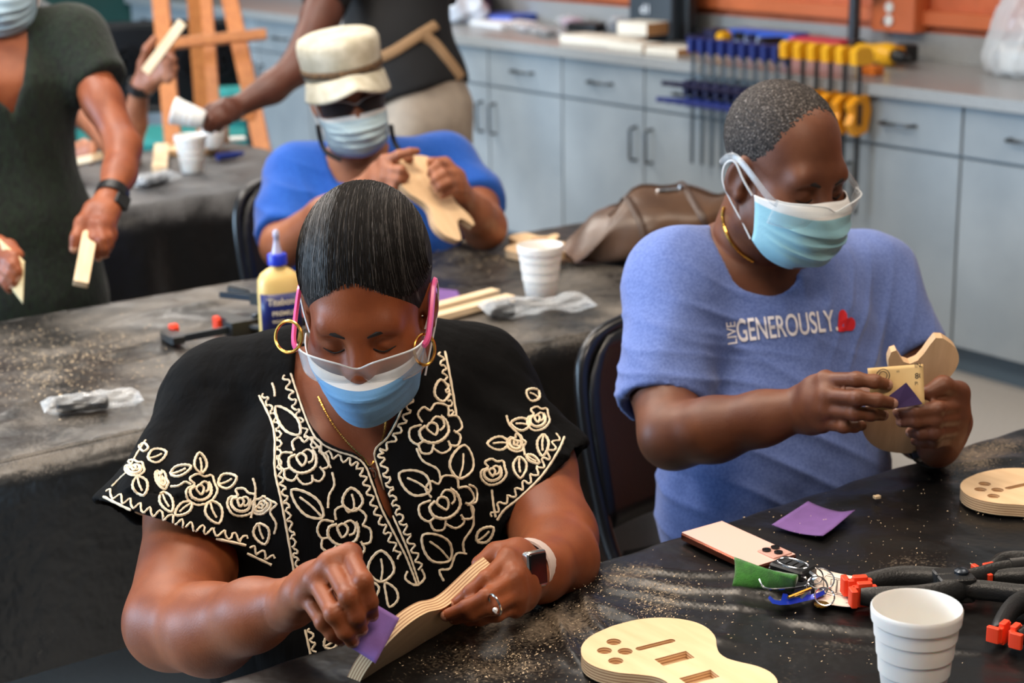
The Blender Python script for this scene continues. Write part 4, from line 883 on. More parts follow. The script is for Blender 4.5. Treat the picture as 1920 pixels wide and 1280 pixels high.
decal('t_shirt'+Mn.name, V, Fc, lambda p: (1571+31*p[0], 621-40*p[1]), 'heart_print', M_red, tee)
M_hairM = hairmat('cropped grey hair', (30, 26, 25), (66, 60, 57), (138, 132, 128), (300, 300, 300), .0015)
haircap(MH, Mn, M_hairM, (0, -.0165, .047), (.0775, .0965, .0855), (0, .060, .098), (0, .96, -.28), .0028, sc=1.03, noise=.0004)
M_browM = mat('dark brow', (24, 16, 13), .8); brows(MH, Mn, M_browM, 1.03)
facemask(MH, Mn, maskmat('pale aqua surgical mask', (150, 200, 214)), 1.055, 4, .10, -.004, 1.5)
M_cl = clearmat('clear arm', (.9, .92, .94), .14, .1, (.6, .63, .66)); gm = glasses(MH, Mn, M_cl, 1.06, -.006, -.044, .124, 0, .082, .024); gm['label'] = 'clear safety glasses'
ch = MB(); n_ = 60; fo = np.array([.5, -.866, 0])
cp = [cast('Mskin', u, v, .002)[0] for u, v in [tuple(p) for p in smoothpoly([(1360, 388), (1357, 405), (1360, 425), (1368, 445), (1377, 460), (1392, 476), (1412, 490)], 7, False)]]; cp = [p for p in cp if p is not None]
for i in range(len(cp)-1): ch.tube([cp[i], cp[i+1]], .0022 if i % 2 else .0030, 6)
ch.build('neck_chain', M_gold, Mn, True)
strap(Mn, px(1748, 826, 2.575), px(1752, 826, 2.53)-px(1730, 808, 2.70), .036, M_blk, .024, .004); MB().box((0, 0, 0), (.04, .036, .012), bev=.01).build('watch_case', M_blk, Mn, True, M=frame(x=latM, z=(0, -.5, -.8), o=px(1742, 846, 2.55)))
M_jean = mat('dark denim', (38, 46, 66), .85, var=.15, vscale=60); legs(Mn, px(1450, 1040, 2.93), latM, np.array([.5, -.866, 0]), .47, M_jean, .09, .40, .1)
tag(chair(chairM(2.04, 1.965, 0), ''), 'black folding chair under the person in the blue T-shirt')
# ================================================================== the sander with the cap
C = person('person', px(700, 600, 4.35)*np.array([1, 1, 0]), 'person in cream cap and royal blue shirt holding a guitar body in the second row')
CHd = headM(652, 178, 4.05, 15, 6, 9); neckC = np.array(CHd @ Vector((0, -.045, -.19))); latC = unit(px(830, 312, 4.25)-px(560, 332, 4.20)); shR, shL = px(562, 332, 4.20), px(832, 314, 4.25)
torsoC = [(px(692, 325, 4.22), .15, .08), (px(697, 400, 4.2), .17, .12), (px(702, 500, 4.2), .185, .14), (px(705, 610, 4.3), .185, .15)]
aR = CH_([(562, 332, 4.20, .065), (538, 400, 4.12, .058), (530, 462, 4.03, .050)]); fR = CH_([(530, 462, 4.03, .050), (610, 405, 3.95, .042), (694, 348, 3.88, .030)])
aL = CH_([(832, 314, 4.25, .065), (885, 375, 4.18, .058), (908, 425, 4.08, .050)]); fL = CH_([(908, 425, 4.08, .052), (888, 400, 3.99, .043), (866, 372, 3.92, .031)])
lo, hi = bounds([p for p, _ in aR+fR+aL+fL]+[t[0] for t in torsoC]+[neckC], .13)
F = Field(lo, hi, .007); F.loft(torsoC, latC, .05).cone(neckC, shR, .056, .055, .05).cone(neckC, shL, .056, .055, .05).chain(aR, .03).chain(fR, .02).chain(aL, .03).chain(fL, .02); bC = F.mesh(); bC = (relax(bC[0], bC[1], 1), bC[1])
hC = head(CHd, .004, .98, .002)
hcR = hand_mesh(px(694, 348, 3.88), px(610, 405, 3.95), .028, [PX([(722, 300, 3.83), (748, 290, 3.80), (768, 285, 3.80), (782, 283, 3.81)]), PX([(726, 316, 3.82), (752, 318, 3.785), (760, 330, 3.80), (746, 338, 3.82)]), PX([(724, 332, 3.82), (748, 336, 3.79), (754, 346, 3.805), (742, 351, 3.825)]), PX([(718, 346, 3.83), (738, 351, 3.80), (742, 359, 3.815), (732, 362, 3.83)])], PX([(716, 312, 3.88), (745, 303, 3.86), (768, 297, 3.84)]), .0035)
hcL = hand_mesh(px(866, 372, 3.92), px(888, 400, 3.99), .029, [PX([(840, 312, 3.85), (822, 308, 3.81), (810, 318, 3.80), (806, 328, 3.81)]), PX([(851, 327, 3.845), (832, 325, 3.80), (817, 334, 3.79), (811, 343, 3.80)]), PX([(858, 343, 3.845), (840, 342, 3.80), (826, 349, 3.79), (820, 357, 3.80)]), PX([(862, 358, 3.85), (846, 358, 3.815), (834, 363, 3.81), (828, 369, 3.82)])], PX([(858, 330, 3.90), (835, 306, 3.89), (808, 303, 3.87)]), .0035)
bodymesh([bC, hC, hcR[:2], hcL[:2]], SK_C, C, hcL[2][:4], vox=.0045); M_blue = heather('royal blue cotton', (34, 92, 184), (24, 76, 166))
def bc(F):
    g = .013; F.loft(torsoC, latC, .05, g).cone(neckC-np.array([0, 0, .02]), shR, .062, .062+g, .045).cone(neckC-np.array([0, 0, .02]), shL, .062, .062+g, .045)
    for ch_, e, r1 in ((aR, px(532, 448, 4.05), .066), (aL, px(893, 388, 4.15), .066)):
        T = F.like(); T.chain([(ch_[0][0], .08), (ch_[1][0], .072), (ch_[2][0]+(ch_[2][0]-ch_[1][0])*.3, r1)], .03); T.plane(e, unit(ch_[2][0]-ch_[1][0]), .004); h_ = np.maximum(.04-np.abs(F.A-T.A), 0)/.04; F.A = np.minimum(F.A, T.A)-h_*h_*.04*.25
    F.cone(neckC+np.array([0, -.01, .25]), neckC+np.array([0, -.035, -.03]), .075, .066, .006, 's')
sc_ = cloth('shirt', C, M_blue, lo-.03, hi+.03, .0065, bc, .004, 20, 5, [(px(540, 400, 4.1), .12, (.3, 0, 1), 60, .012), (px(880, 360, 4.15), .1, (.6, 0, 1), 60, .010), (px(640, 400, 4.1), .15, (1, 0, .5), 45, .010)])
facemask(CHd, C, maskmat('pale blue grey mask', (176, 200, 210)), 1.04, 2, .06, .008, 1.4); brows(CHd, C, M_brow, .98)
M_cap = mat('washed khaki cotton', (206, 200, 182), .9, var=.08, vscale=30, bump=.3, bscale=260, col2=(180, 172, 150), bdist=.001); M_capd = mat('cap band stitch', (120, 92, 62), .9, col2=(70, 54, 40), vscale=120)
cp_ = MB()
def capf(u, v):
    a = u*2*math.pi; z, s = [(.050, 1.02), (.066, 1.03), (.082, 1.05), (.104, 1.08), (.124, 1.08), (.137, 1.02), (.143, .88), (.145, .5), (.145, .2), (.145, .02)][min(9, int(round(v*9)))]
    return (.088*s*math.cos(a), -.012+.107*s*math.sin(a), z+.006*math.sin(a)*(v > .3)+.006*math.sin(a)*(v < .3))
cp_.grid(capf, 40, 10, None, True); cap = cp_.build('cap', M_cap, C, True, M=CHd, angle=60); solidify(cap, .003, 0); cap['label'] = 'washed khaki military-style cap'
bd = MB(); bd.grid(lambda u, v: (.0935*math.cos(u*2*math.pi), -.012+.1135*math.sin(u*2*math.pi), .060+.016*v+.006*math.sin(u*2*math.pi)), 40, 3, None, True); solidify(bd.build('cap_band', M_capd, cap, angle=60), .002, 1)
br = MB()
def brim(u, v):
    a = math.pi*(.06+.88*u); r = 1+.60*v*math.sin(a)**.8; return (.092*math.cos(a)*(1+.10*v), -.012+.111*math.sin(a)*r, .068-.020*v*v*math.sin(a)-.020*abs(math.cos(a))**1.5-.040*abs(math.cos(a))**1.2*v)
br.grid(brim, 31, 9); solidify(br.build('brim', M_cap, cap, angle=70), .005, 0)
hr = haircap(CHd, C, mat('grey hair', (92, 86, 82), .8, var=.3, vscale=200), (0, -.02, .03), (.079, .098, .09), (0, .0, .0), (0, .95, -.2), .004, sc=.98)
gC = glasses(CHd, C, mat('dark temple', (40, 24, 20), .4), 1.0, .012, -.022, .112, 0, .079, .016); M_dl = clearmat('tinted lens', (.30, .22, .20), .06, .08, (.2, .2, .22))
gC.data.materials.clear(); gC.data.materials.append(M_dl)
M_lan = mat('black strap', (16, 18, 24), .5)
for s, L in ((-1, [(596, 235), (601, 262), (612, 285), (640, 300)]), (1, [(733, 235), (738, 262), (752, 285), (775, 300), (790, 318)])):
    ln = MB(); ln.tube(smoothpoly([px(u, v, 4.0) if i == 0 else px(u, v, 4.02) for i, (u, v) in enumerate(L)], 5, False), .006, 8); ln.build('lanyard', M_lan, C, True)
legs(C, px(705, 610, 4.3), latC, np.array([.45, -.9, 0]), .47, M_trs, .09, .40, .1, .012)
tag(chair(chairM(2.27, 3.64, 0), ''), 'black folding chair under the person in the cream cap')
# ================================================================== standing woman in green
G = person('person', px(20, 560, 4.0)*np.array([1, 1, 0]), 'standing person in dark green textured dress with stick and sandpaper in hand')
GH = headM(2, -52, 3.86, 6, 12, 0); neckG = np.array(GH @ Vector((0, -.045, -.19))); latG = np.array([.985, .17, 0]); shL, shR = px(140, 72, 3.92), px(-190, 85, 3.86)
torsoG = [(px(-18, 75, 3.9), .14, .075), (px(-10, 160, 3.91), .165, .115), (px(-5, 300, 3.95), .142, .112), (px(10, 430, 3.98), .175, .14), (px(20, 560, 4.0), .195, .15), (px(25, 760, 4.05), .20, .155), (px(30, 1130, 4.15), .24, .18)]
aL = CH_([(140, 72, 3.92, .05), (192, 190, 3.85, .042), (232, 275, 3.79, .037)]); fL = CH_([(232, 275, 3.79, .039), (224, 325, 3.74, .036), (206, 372, 3.68, .027)])
aR = CH_([(-190, 85, 3.86, .05), (-220, 250, 3.8, .042), (-200, 400, 3.7, .037)]); fR = CH_([(-200, 400, 3.7, .037), (-100, 460, 3.6, .033), (-42, 488, 3.55, .026)])
lo, hi = bounds([p for p, _ in aR+fR+aL+fL]+[t[0] for t in torsoG[:5]]+[neckG], .13); F = Field(lo, hi, .008)
F.loft(torsoG[:6], latG, .05).cone(neckG, shR, .05, .05, .05).cone(neckG, shL, .05, .05, .05).chain(aR, .03).chain(fR, .02).chain(aL, .03).chain(fL, .02); bG = F.mesh(); bG = (relax(bG[0], bG[1], 2), bG[1])
hgL = hand_mesh(px(206, 372, 3.68), px(224, 325, 3.74), .027, [PX([(172, 420, 3.61), (174, 448, 3.58), (179, 468, 3.58), (184, 484, 3.59)]), PX([(186, 424, 3.60), (192, 450, 3.57), (196, 465, 3.575), (198, 478, 3.59)]), PX([(197, 424, 3.61), (204, 446, 3.59), (205, 458, 3.595), (203, 468, 3.61)]), PX([(206, 418, 3.63), (212, 437, 3.62), (211, 447, 3.62), (208, 455, 3.63)])], PX([(172, 392, 3.64), (153, 418, 3.60), (144, 445, 3.58), (139, 467, 3.58)]), .0036)
hgR = hand_mesh(px(-42, 488, 3.55), px(-100, 460, 3.6), .027, [PX([(4, 462, 3.49), (26, 480, 3.46), (33, 492, 3.46), (36, 503, 3.465)]), PX([(2, 480, 3.48), (24, 496, 3.45), (33, 508, 3.45), (36, 519, 3.455)]), PX([(-2, 497, 3.48), (18, 513, 3.455), (26, 525, 3.455), (29, 535, 3.46)]), PX([(-8, 513, 3.49), (8, 528, 3.465), (15, 538, 3.465), (18, 546, 3.47)])], PX([(-5, 455, 3.53), (18, 462, 3.50), (36, 478, 3.48)]), .0036)
bodymesh([bG, head(GH, .004, 1.0), hgL[:2], hgR[:2]], SK_G, G, hgL[2]+hgR[2], vox=.0045)
M_dress = mat('green boucle knit', (5, 12, 7), .94, col2=(16, 33, 18), vscale=120, bump=.8, bscale=130, sheen=.1, stretch=(1, 1, .45), bdist=.004)
lo2 = np.minimum(lo, bounds([t[0] for t in torsoG], .3)[0]); lo2[2] = .06; hi2 = np.maximum(hi, bounds([t[0] for t in torsoG], .28)[1])
def bg(F):
    g = .013; F.loft(torsoG, latG, .05, g).cone(neckG-np.array([0, 0, .03]), shR, .055, .06, .05).cone(neckG-np.array([0, 0, .03]), shL, .055, .064, .05)
    for s, e, t in ((shL, px(188, 150, 3.88), px(196, 158, 3.88)), (shR, px(-215, 160, 3.83), px(-216, 170, 3.83))):
        T = F.like(); ax = unit(e-s); T.cone(s, e+ax*.06, .068, .064, .02); T.plane(t, ax, .005); h_ = np.maximum(.05-np.abs(F.A-T.A), 0)/.05; F.A = np.minimum(F.A, T.A)-h_*h_*.05*.25
    polyclip(F, [(52, -200), (50, 60), (44, 150), (24, 218), (-10, 180), (-50, 100), (-70, -200)], 3.95, px(-90, 240, 3.6)-(.02, .1, 0), px(80, -120, 4.1), .006)
    F.plane((0, 0, .10), (0, 0, -1), .01)
cloth('dress', G, M_dress, lo2, hi2, .0105, bg, .004, 16, 7, [(px(60, 330, 3.85), .3, (1, 0, .15), 50, .010)])
facemask(GH, G, maskmat('grey blue mask', (158, 184, 200)), 1.04, 3, .08, .0, 1.4); brows(GH, G, M_brow); haircap(GH, G, M_hairM, hairc, hairr, (0, .084, .066), (0, .86, -.50), .005)
strap(G, px(210, 366, 3.69), px(224, 325, 3.74)-px(206, 372, 3.68), .0305, M_blk, .024, .005); MB().box((0, 0, 0), (.04, .036, .011), bev=.01).build('watch_case', M_blk, G, True, M=frame(x=px(224, 325, 3.74)-px(206, 372, 3.68), z=px(260, 360, 3.6)-px(206, 372, 3.68), o=px(229, 376, 3.665)))
for s in (-1, 1):
    f = px(30, 1130, 4.15)+latG*s*.09; f[2] = 0; mb = MB(); mb.box((0, .05, .035), (.085, .25, .07), bev=.03); mb.build('shoe', M_shoe, G, True, M=rotz(math.pi, f))
# ================================================================== standing person in black, khaki trousers
K = person('person', px(790, 600, 5.4)*np.array([1, 1, 0]), 'standing person in black shirt and khaki trousers reaching over the back table')
latK = unit(np.array([.80, .6, 0])); shK = px(648, -95, 5.18); shK2 = px(850, -100, 5.6)
torsoK = [(px(738, -110, 5.40), .15, .08), (px(738, -10, 5.36), .155, .12), (px(748, 90, 5.33), .15, .125), (px(770, 160, 5.33), .158, .13), (px(782, 200, 5.33), .160, .135)]
aK = CH_([(648, -95, 5.18, .062), (602, 30, 5.08, .054), (556, 128, 5.0, .047)]); fK = CH_([(556, 128, 5.0, .047), (510, 165, 4.97, .044), (446, 200, 4.93, .031)])
aK2 = CH_([(835, -100, 5.6, .06), (810, 20, 5.68, .05), (770, 90, 5.62, .042), (740, 110, 5.55, .035)])
KH = headM(735, -290, 5.3, -35, 20, 0); neckK = np.array(KH @ Vector((0, -.045, -.19)))
lo, hi = bounds([p for p, _ in aK+fK+aK2]+[t[0] for t in torsoK]+[neckK], .13); F = Field(lo, hi, .009); F.loft(torsoK, latK, .05).cone(neckK, shK, .056, .055, .05).cone(neckK, shK2, .056, .055, .05).chain(aK, .03).chain(fK, .02).chain(aK2, .03); F.plane(px(770, 120, 5.33), (0, 0, -1), .01, lo=np.array([px(672, 100, 5.3)[0], F.lo[1], F.lo[2]])); bK = F.mesh(); bK = (relax(bK[0], bK[1], 1), bK[1])
hk = hand_mesh(px(446, 200, 4.93), px(510, 165, 4.97), .029, [PX([(408, 203, 4.86), (388, 215, 4.83), (381, 227, 4.83), (378, 237, 4.84)]), PX([(414, 212, 4.85), (395, 225, 4.82), (388, 236, 4.82), (385, 244, 4.83)]), PX([(420, 220, 4.85), (405, 231, 4.83), (398, 240, 4.83), (396, 247, 4.84)]), PX([(428, 226, 4.86), (417, 234, 4.85), (411, 241, 4.85), (409, 246, 4.86)])], PX([(420, 195, 4.90), (395, 203, 4.88), (375, 215, 4.87)]), .0045)
bodymesh([bK, head(KH, .005), hk[:2]], SK_K, K, vox=.006); M_black = mat('black knit shirt', (13, 13, 15), .85, bump=.2, bscale=120)
def bk(F):
    g = .014; F.loft(torsoK, latK, .05, g).cone(neckK-np.array([0, 0, .02]), shK, .06, .068, .045).cone(neckK-np.array([0, 0, .02]), shK2, .06, .068, .045)
    for a_, e in ((aK, px(606, 14, 5.1)), (aK2, px(815, 0, 5.67))):
        T = F.like(); ax = unit(a_[1][0]-a_[0][0]); T.cone(a_[0][0], e+ax*.06, .075, .068, .02); T.plane(e, ax, .004); h_ = np.maximum(.04-np.abs(F.A-T.A), 0)/.04; F.A = np.minimum(F.A, T.A)-h_*h_*.04*.25
    F.plane(px(790, 180, 5.3), px(808, 230, 5.3)-px(790, 180, 5.3), .004)
cloth('shirt', K, M_black, lo-.03, hi+.03, .009, bk, .005, 18, 9)
M_khaki = mat('khaki twill', (172, 158, 142), .85, var=.05, vscale=30, bump=.2, bscale=200, bdist=.002)
hp0 = px(786, 190, 5.33); F = Field((hp0[0]-.34, hp0[1]-.34, .03), (hp0[0]+.34, hp0[1]+.34, hp0[2]+.2), .010); F.loft([(hp0+np.array([0, 0, .09]), .144, .118), (hp0-np.array([0, 0, .05]), .16, .14)], latK, .04)
for s in (-1, 1):
    hp_ = hp0+latK*s*.075; kn = hp_+latK*s*.015; kn[2] = .48; ft = kn.copy(); ft[2] = .08
    F.loft([(hp_-np.array([0, 0, .02]), .088, .12), (kn, .075, .09), (ft, .066, .075)], latK, .03); MB().box((0, .06, .04), (.10, .28, .08), bev=.035).build('shoe', M_shoe, K, True, M=rotz(math.pi*.8, (ft[0], ft[1], 0)))
F.plane(hp0+np.array([0, 0, .09]), (0, 0, 1), .005); v, q = F.mesh(); v = relax(v, q, 2); v = v+vnormals(v, q)*(.006*folds(v, (.5, .3, 1), 30, 2)+.004*wob(v, 14, 3))[:, None]; link('trousers', qmesh('trousers', v, q, M_khaki), K, True)
st = MB(); bvh('Kshirt', *join([bK])); M_strap = mat('tan webbing', (152, 120, 86), .8)
for L in ([(706, 112), (740, 96), (780, 70), (815, 48)], [(786, 66), (810, 80), (835, 110), (862, 146)]):
    P = []
    for u, v in [tuple(p) for p in smoothpoly(L, 6, False)]:
        q, n = cast('shirt'+K.name, u, v, .006); P.append(q if q is not None else px(u, v, 5.2))
    st.tube(P, .016, 8, flat=.35, up=-Fv)
st.build('apron_strap', M_strap, K, True)
# ================================================================== person behind the green dress
Hh = person('person', px(30, 700, 5.7)*np.array([1, 1, 0]), 'person mostly hidden behind the green dress, raised hand with black wristband holding a stick')
HHd = headM(20, -110, 5.6, 25, 20, 0); neckH = np.array(HHd @ Vector((0, -.045, -.19))); latH = np.array([.9, .43, 0]); s1_, s2_ = px(225, 60, 5.75), px(20, 60, 5.5)
torsoH = [(px(30, 50, 5.62), .14, .08), (px(30, 150, 5.62), .15, .12), (px(30, 330, 5.65), .15, .12), (px(30, 480, 5.7), .16, .13)]
aH = CH_([(110, 75, 5.68, .052), (165, 215, 5.54, .045), (236, 305, 5.36, .041)]); fH = CH_([(236, 305, 5.36, .042), (252, 230, 5.28, .038), (263, 165, 5.2, .029)]); aH2 = CH_([(-50, 60, 5.5, .052), (0, 230, 5.4, .045), (60, 300, 5.28, .04), (140, 292, 5.12, .03)])
lo, hi = bounds([p for p, _ in aH+fH+aH2]+[t[0] for t in torsoH]+[neckH], .13); F = Field(lo, hi, .010); F.loft(torsoH, latH, .05).cone(neckH, aH[0][0], .055, .055, .05).cone(neckH, aH2[0][0], .055, .055, .05).chain(aH, .03).chain(fH, .02).chain(aH2, .03); bH = F.mesh()
hh = hand_mesh(px(263, 165, 5.2), px(252, 230, 5.28), .029, [PX([(296, 108, 5.14), (316, 100, 5.09), (327, 112, 5.07), (318, 122, 5.08)]), PX([(304, 122, 5.14), (322, 118, 5.09), (329, 128, 5.08), (319, 134, 5.09)]), PX([(306, 136, 5.14), (322, 133, 5.10), (326, 141, 5.09), (316, 146, 5.10)]), PX([(302, 147, 5.15), (316, 145, 5.12), (318, 151, 5.11), (310, 154, 5.12)])], PX([(268, 120, 5.16), (276, 92, 5.12), (290, 72, 5.11)]), .0045)
hh2 = hand_mesh(px(140, 292, 5.12), px(80, 300, 5.3), .028, [PX([(158, 268, 5.08), (172, 270, 5.05), (180, 278, 5.05)]), PX([(162, 278, 5.07), (175, 282, 5.04), (181, 290, 5.05)]), PX([(163, 288, 5.07), (174, 293, 5.05), (178, 300, 5.06)]), PX([(160, 298, 5.08), (169, 303, 5.06), (172, 308, 5.07)])], None, .005)
bodymesh([bH, head(HHd, .005), hh[:2], hh2[:2]], SK_C, Hh, vox=.006); strap(Hh, px(263, 163, 5.2), px(252, 230, 5.28)-px(263, 165, 5.2), .033, M_blk, .028, .006, 'wristband')
def bh(F):
    g = .014; F.loft(torsoH, latH, .05, g).cone(neckH-np.array([0, 0, .02]), aH[0][0], .06, .066, .045).cone(neckH-np.array([0, 0, .02]), aH2[0][0], .06, .066, .045)
    for a_ in (aH, aH2): F.cone(a_[0][0], a_[0][0]*.5+a_[1][0]*.5, .07, .066, .03)
cloth('shirt', Hh, mat('grey shirt', (96, 100, 104), .85), lo-.03, hi+.03, .011, bh, .004, 18, 11)
for s in (-1, 1):
    hp_ = px(30, 520, 5.7)+latH*s*.08; F = Field((hp_[0]-.2, hp_[1]-.2, .03), (hp_[0]+.2, hp_[1]+.2, hp_[2]+.2), .014); ft = hp_.copy(); ft[2] = .07; F.cone(hp_, ft, .095, .065, .02); v, q = F.mesh(); link('trouser_leg', qmesh('trouser_leg', v, q, M_trs), Hh, True); MB().box((0, .06, .04), (.10, .28, .08), bev=.035).build('shoe', M_shoe, Hh, True, M=rotz(math.pi, (ft[0], ft[1], 0)))
facemask(HHd, Hh, maskmat('blue mask', (150, 190, 210)), 1.03, 3, .08); haircap(HHd, Hh, M_hairM, hairc, hairr, (0, .084, .066), (0, .86, -.50), .005); facemask(KH, K, maskmat('blue mask dark', (150, 190, 210)), 1.03, 3, .08); haircap(KH, K, M_hairM, hairc, hairr, (0, .084, .066), (0, .86, -.50), .005)
# ================================================================== guitar bodies
GP = smoothpoly([(0, 0), (.005, .035), (.02, .062), (.045, .080), (.07, .083), (.095, .074), (.115, .058), (.13, .048), (.145, .045), (.16, .049), (.18, .057), (.2, .058), (.22, .049), (.234, .032)], 4, False)+[np.array(p) for p in [(.240, .022), (.240, .010), (.226, .003), (.208, -.004), (.194, -.012), (.187, -.024), (.191, -.036), (.203, -.045), (.213, -.052), (.209, -.060)]]+smoothpoly([(.195, -.062), (.18, -.059), (.16, -.051), (.145, -.046), (.13, -.048), (.115, -.058), (.095, -.074), (.07, -.083), (.045, -.080), (.02, -.062), (.005, -.035), (0, 0)], 4, False)[:-1]
def circ(x, y, r, n=18): return [(x+r*math.cos(2*math.pi*k/n), y+r*math.sin(2*math.pi*k/n)) for k in range(n)]
def stad(x0, y0, x1, y1, r):
    a = math.atan2(y1-y0, x1-x0); return [(x1+r*math.cos(a-math.pi/2+k*math.pi/8), y1+r*math.sin(a-math.pi/2+k*math.pi/8)) for k in range(9)]+[(x0+r*math.cos(a+math.pi/2+k*math.pi/8), y0+r*math.sin(a+math.pi/2+k*math.pi/8)) for k in range(9)]
HOLES = [circ(.034, -.026, .0085), circ(.045, -.049, .0085), circ(.061, -.032, .0085), circ(.073, -.056, .0085), stad(.066, -.015, .073, .027, .0045), [(.097, -.020), (.116, -.023), (.122, .018), (.103, .022)], [(.149, -.030), (.168, -.033), (.174, .007), (.155, .011)]]
def extrude2d(loops, z0, z1):
    cu = bpy.data.curves.new('c', 'CURVE'); cu.dimensions = '2D'; cu.fill_mode = 'BOTH'; cu.extrude = (z1-z0)/2
    for L in loops:
        sp = cu.splines.new('POLY'); sp.points.add(len(L)-1); sp.use_cyclic_u = True
        for p, q in zip(sp.points, L): p.co = (q[0], q[1], 0, 1)
    o = bpy.data.objects.new('c', cu); COL.objects.link(o); bpy.context.view_layer.update()
    me = bpy.data.meshes.new_from_object(o.evaluated_get(bpy.context.evaluated_depsgraph_get())); bpy.data.objects.remove(o)
    V = [(v.co.x, v.co.y, v.co.z+(z0+z1)/2) for v in me.vertices]; Fc = [tuple(p.vertices) for p in me.polygons]; return V, Fc
M_birch = mat('pale birch face', (240, 206, 164), .55, col2=(230, 194, 150), vscale=9, stretch=(1, 7, 1), bump=.05, bscale=60, bdist=.001)
def plymat():
    m = mat('plywood edge', (214, 180, 134), .65); nt = m.node_tree; tc = nd(m, 'ShaderNodeTexCoord'); sp = nd(m, 'ShaderNodeSeparateXYZ'); nt.links.new(tc.outputs['Object'], sp.inputs[0])
    mu = nd(m, 'ShaderNodeMath', operation='MULTIPLY'); mu.inputs[1].default_value = 295; nt.links.new(sp.outputs[2], mu.inputs[0]); fr = nd(m, 'ShaderNodeMath', operation='FRACT'); nt.links.new(mu.outputs[0], fr.inputs[0])
    r = nd(m, 'ShaderNodeValToRGB'); r.color_ramp.interpolation = 'CONSTANT'; r.color_ramp.elements[0].color = srgb((222, 190, 148)); r.color_ramp.elements[1].position = .6; r.color_ramp.elements[1].color = srgb((164, 118, 84)); nt.links.new(fr.outputs[0], r.inputs[0]); nt.links.new(r.outputs[0], nt.nodes['Principled BSDF'].inputs['Base Color']); return m
M_ply = plymat()
def guitar_mesh():
    mb = MB(); V, Fc = extrude2d([GP]+HOLES, .008, .017); mb.add(V, Fc); V, Fc = extrude2d([GP], 0, .008); mb.add(V, Fc)
    me = mb.mesh('guitar_body', [M_birch, M_ply], True, 30)
    for p in me.polygons: p.material_index = 1 if abs(p.normal.z) < .5 else 0
    return me
GM = guitar_mesh()
def guitar(M, label): return tag(link('guitar_body', GM, M=M), label, 'guitar body', 'wooden guitar bodies')
gx, gy = np.array([.596, -.803, 0]), np.array([.803, .596, 0])
guitar(frame(x=gx, y=gy, o=rm(1.205, 1.437, .7445)), 'plywood guitar body lying flat at the bottom edge with knob holes and pickup pockets')
q = onz(1805, 908, .766); a, b = ab(q); guitar(frame(x=gx, y=gy, o=rm(a+.062, b+.024, .7445)), 'plywood guitar body lying on the table at the right picture edge')
p0, p1 = px(684, 1232, 1.915), px(968, 1014, 2.065); gxw = unit(p1-p0); tocam = unit(CAM-(p0+p1)/2); e_ = px(800, 1200, 1.96)-px(760, 1150, 1.96); e_ = unit(e_-(e_@gxw)*gxw); tc_ = unit(tocam-(tocam@gxw)*gxw-(tocam@e_)*e_)
yw = unit(-tc_*.94+e_*.34); zw = unit(np.cross(gxw, yw)); Mg = frame(x=gxw, y=yw, o=p0+yw*.070+e_*.004)
guitar(Mg, 'guitar body held on edge by the person in the embroidered blouse')
p0, p1 = px(1694, 850, 2.555), px(1744, 630, 2.445); guitar(frame(x=p1-p0, y=px(1760, 740, 2.5)-px(1690, 745, 2.5), o=p0) @ Matrix.Scale(.84, 4), 'guitar body held up in the hands of the person in the blue T-shirt')
p0, p1 = px(770, 292, 3.86), px(866, 440, 3.81); guitar(frame(x=p1-p0, y=px(800, 375, 3.86)-px(860, 340, 3.96), o=p0) @ Matrix.Scale(.95, 4), 'guitar body held by the person in the cream cap')
guitar(frame(x=np.array([-.12, .99, 0]), z=(0, 0, 1), o=onz(1022, 489, .745)), 'guitar body lying behind the foam cup beside the brown bag'); guitar(frame(x=np.array([-.2, .98, 0]), z=(0, 0, 1), o=onz(362, 292, .745)), 'guitar body on the back table behind the foam cup')
# ================================================================== foam cups
M_foam = mat('white foam', (232, 230, 226), .6, bump=.08, bscale=900, subs=.1, bdist=.0008)
cupP = [(.0, .0), (.030, .0), (.0315, .002), (.0365, .036), (.038, .0375), (.0392, .056), (.0408, .0575), (.0422, .077), (.0438, .0785), (.0448, .093), (.0472, .0955), (.0482, .106), (.0482, .1095), (.0470, .1115), (.0455, .1095), (.0435, .090), (.0300, .006), (.0, .006)]
CUP = MB().lathe(cupP, 40, None, False, False).mesh('foam_cup', M_foam, True, 32)
def cup(p, label): return tag(link('foam_cup', CUP, M=Matrix.Translation(V3(p))), label, 'cup', 'white foam cups')
c1 = onz(1719, 1142, .852); cup((c1[0], c1[1], .7445), 'white foam cup nearest the camera, beside the orange-tipped clamps'); cup(onz(1014, 556, .745), 'white foam cup on the second-row table by the brown bag'); cup(onz(361, 322, .7445), 'white foam cup on the back table beside the stick'); cup(onz(402, 276, .768), 'white foam cup lying behind another cup on the back table')
# ================================================================== sandpaper
M_purp = mat('purple sandpaper', (112, 78, 140), .8, var=.08, vscale=40, bump=.4, bscale=1200, bdist=.0006); M_pdark = mat('dark purple grit', (58, 38, 84), .85, bump=.4, bscale=1200, bdist=.0006); M_tan = mat('tan sandpaper back', (212, 176, 118), .75, var=.05, vscale=20)
def sheet(pts, label, m, bend=.0, n=12, cat='sandpaper', curl=None, name='sandpaper', lift=(0, 0, 1), t=.0008):
    a, b, c, d = [np.asarray(p, float) for p in pts]; mb = MB(); lift = np.asarray(lift, float)
    def fn(u, v):
        p = (1-u)*(1-v)*a+u*(1-v)*b+u*v*c+(1-u)*v*d; k = bend*4*(u-.5)**2; k += curl(u, v) if curl else 0; return p+lift*k
    mb.grid(fn, n, n); return tag(solidify(mb.build(name, m), t, 1), label, cat)
sheet([onz(1447, 989, .7455), onz(1543, 1010, .7455), onz(1603, 968, .7455), onz(1515, 945, .7455)], 'purple sandpaper square lying loose on the near table', M_purp, .004, curl=lambda u, v: .006*max(0, u-.7)*max(0, v-.3)*4)
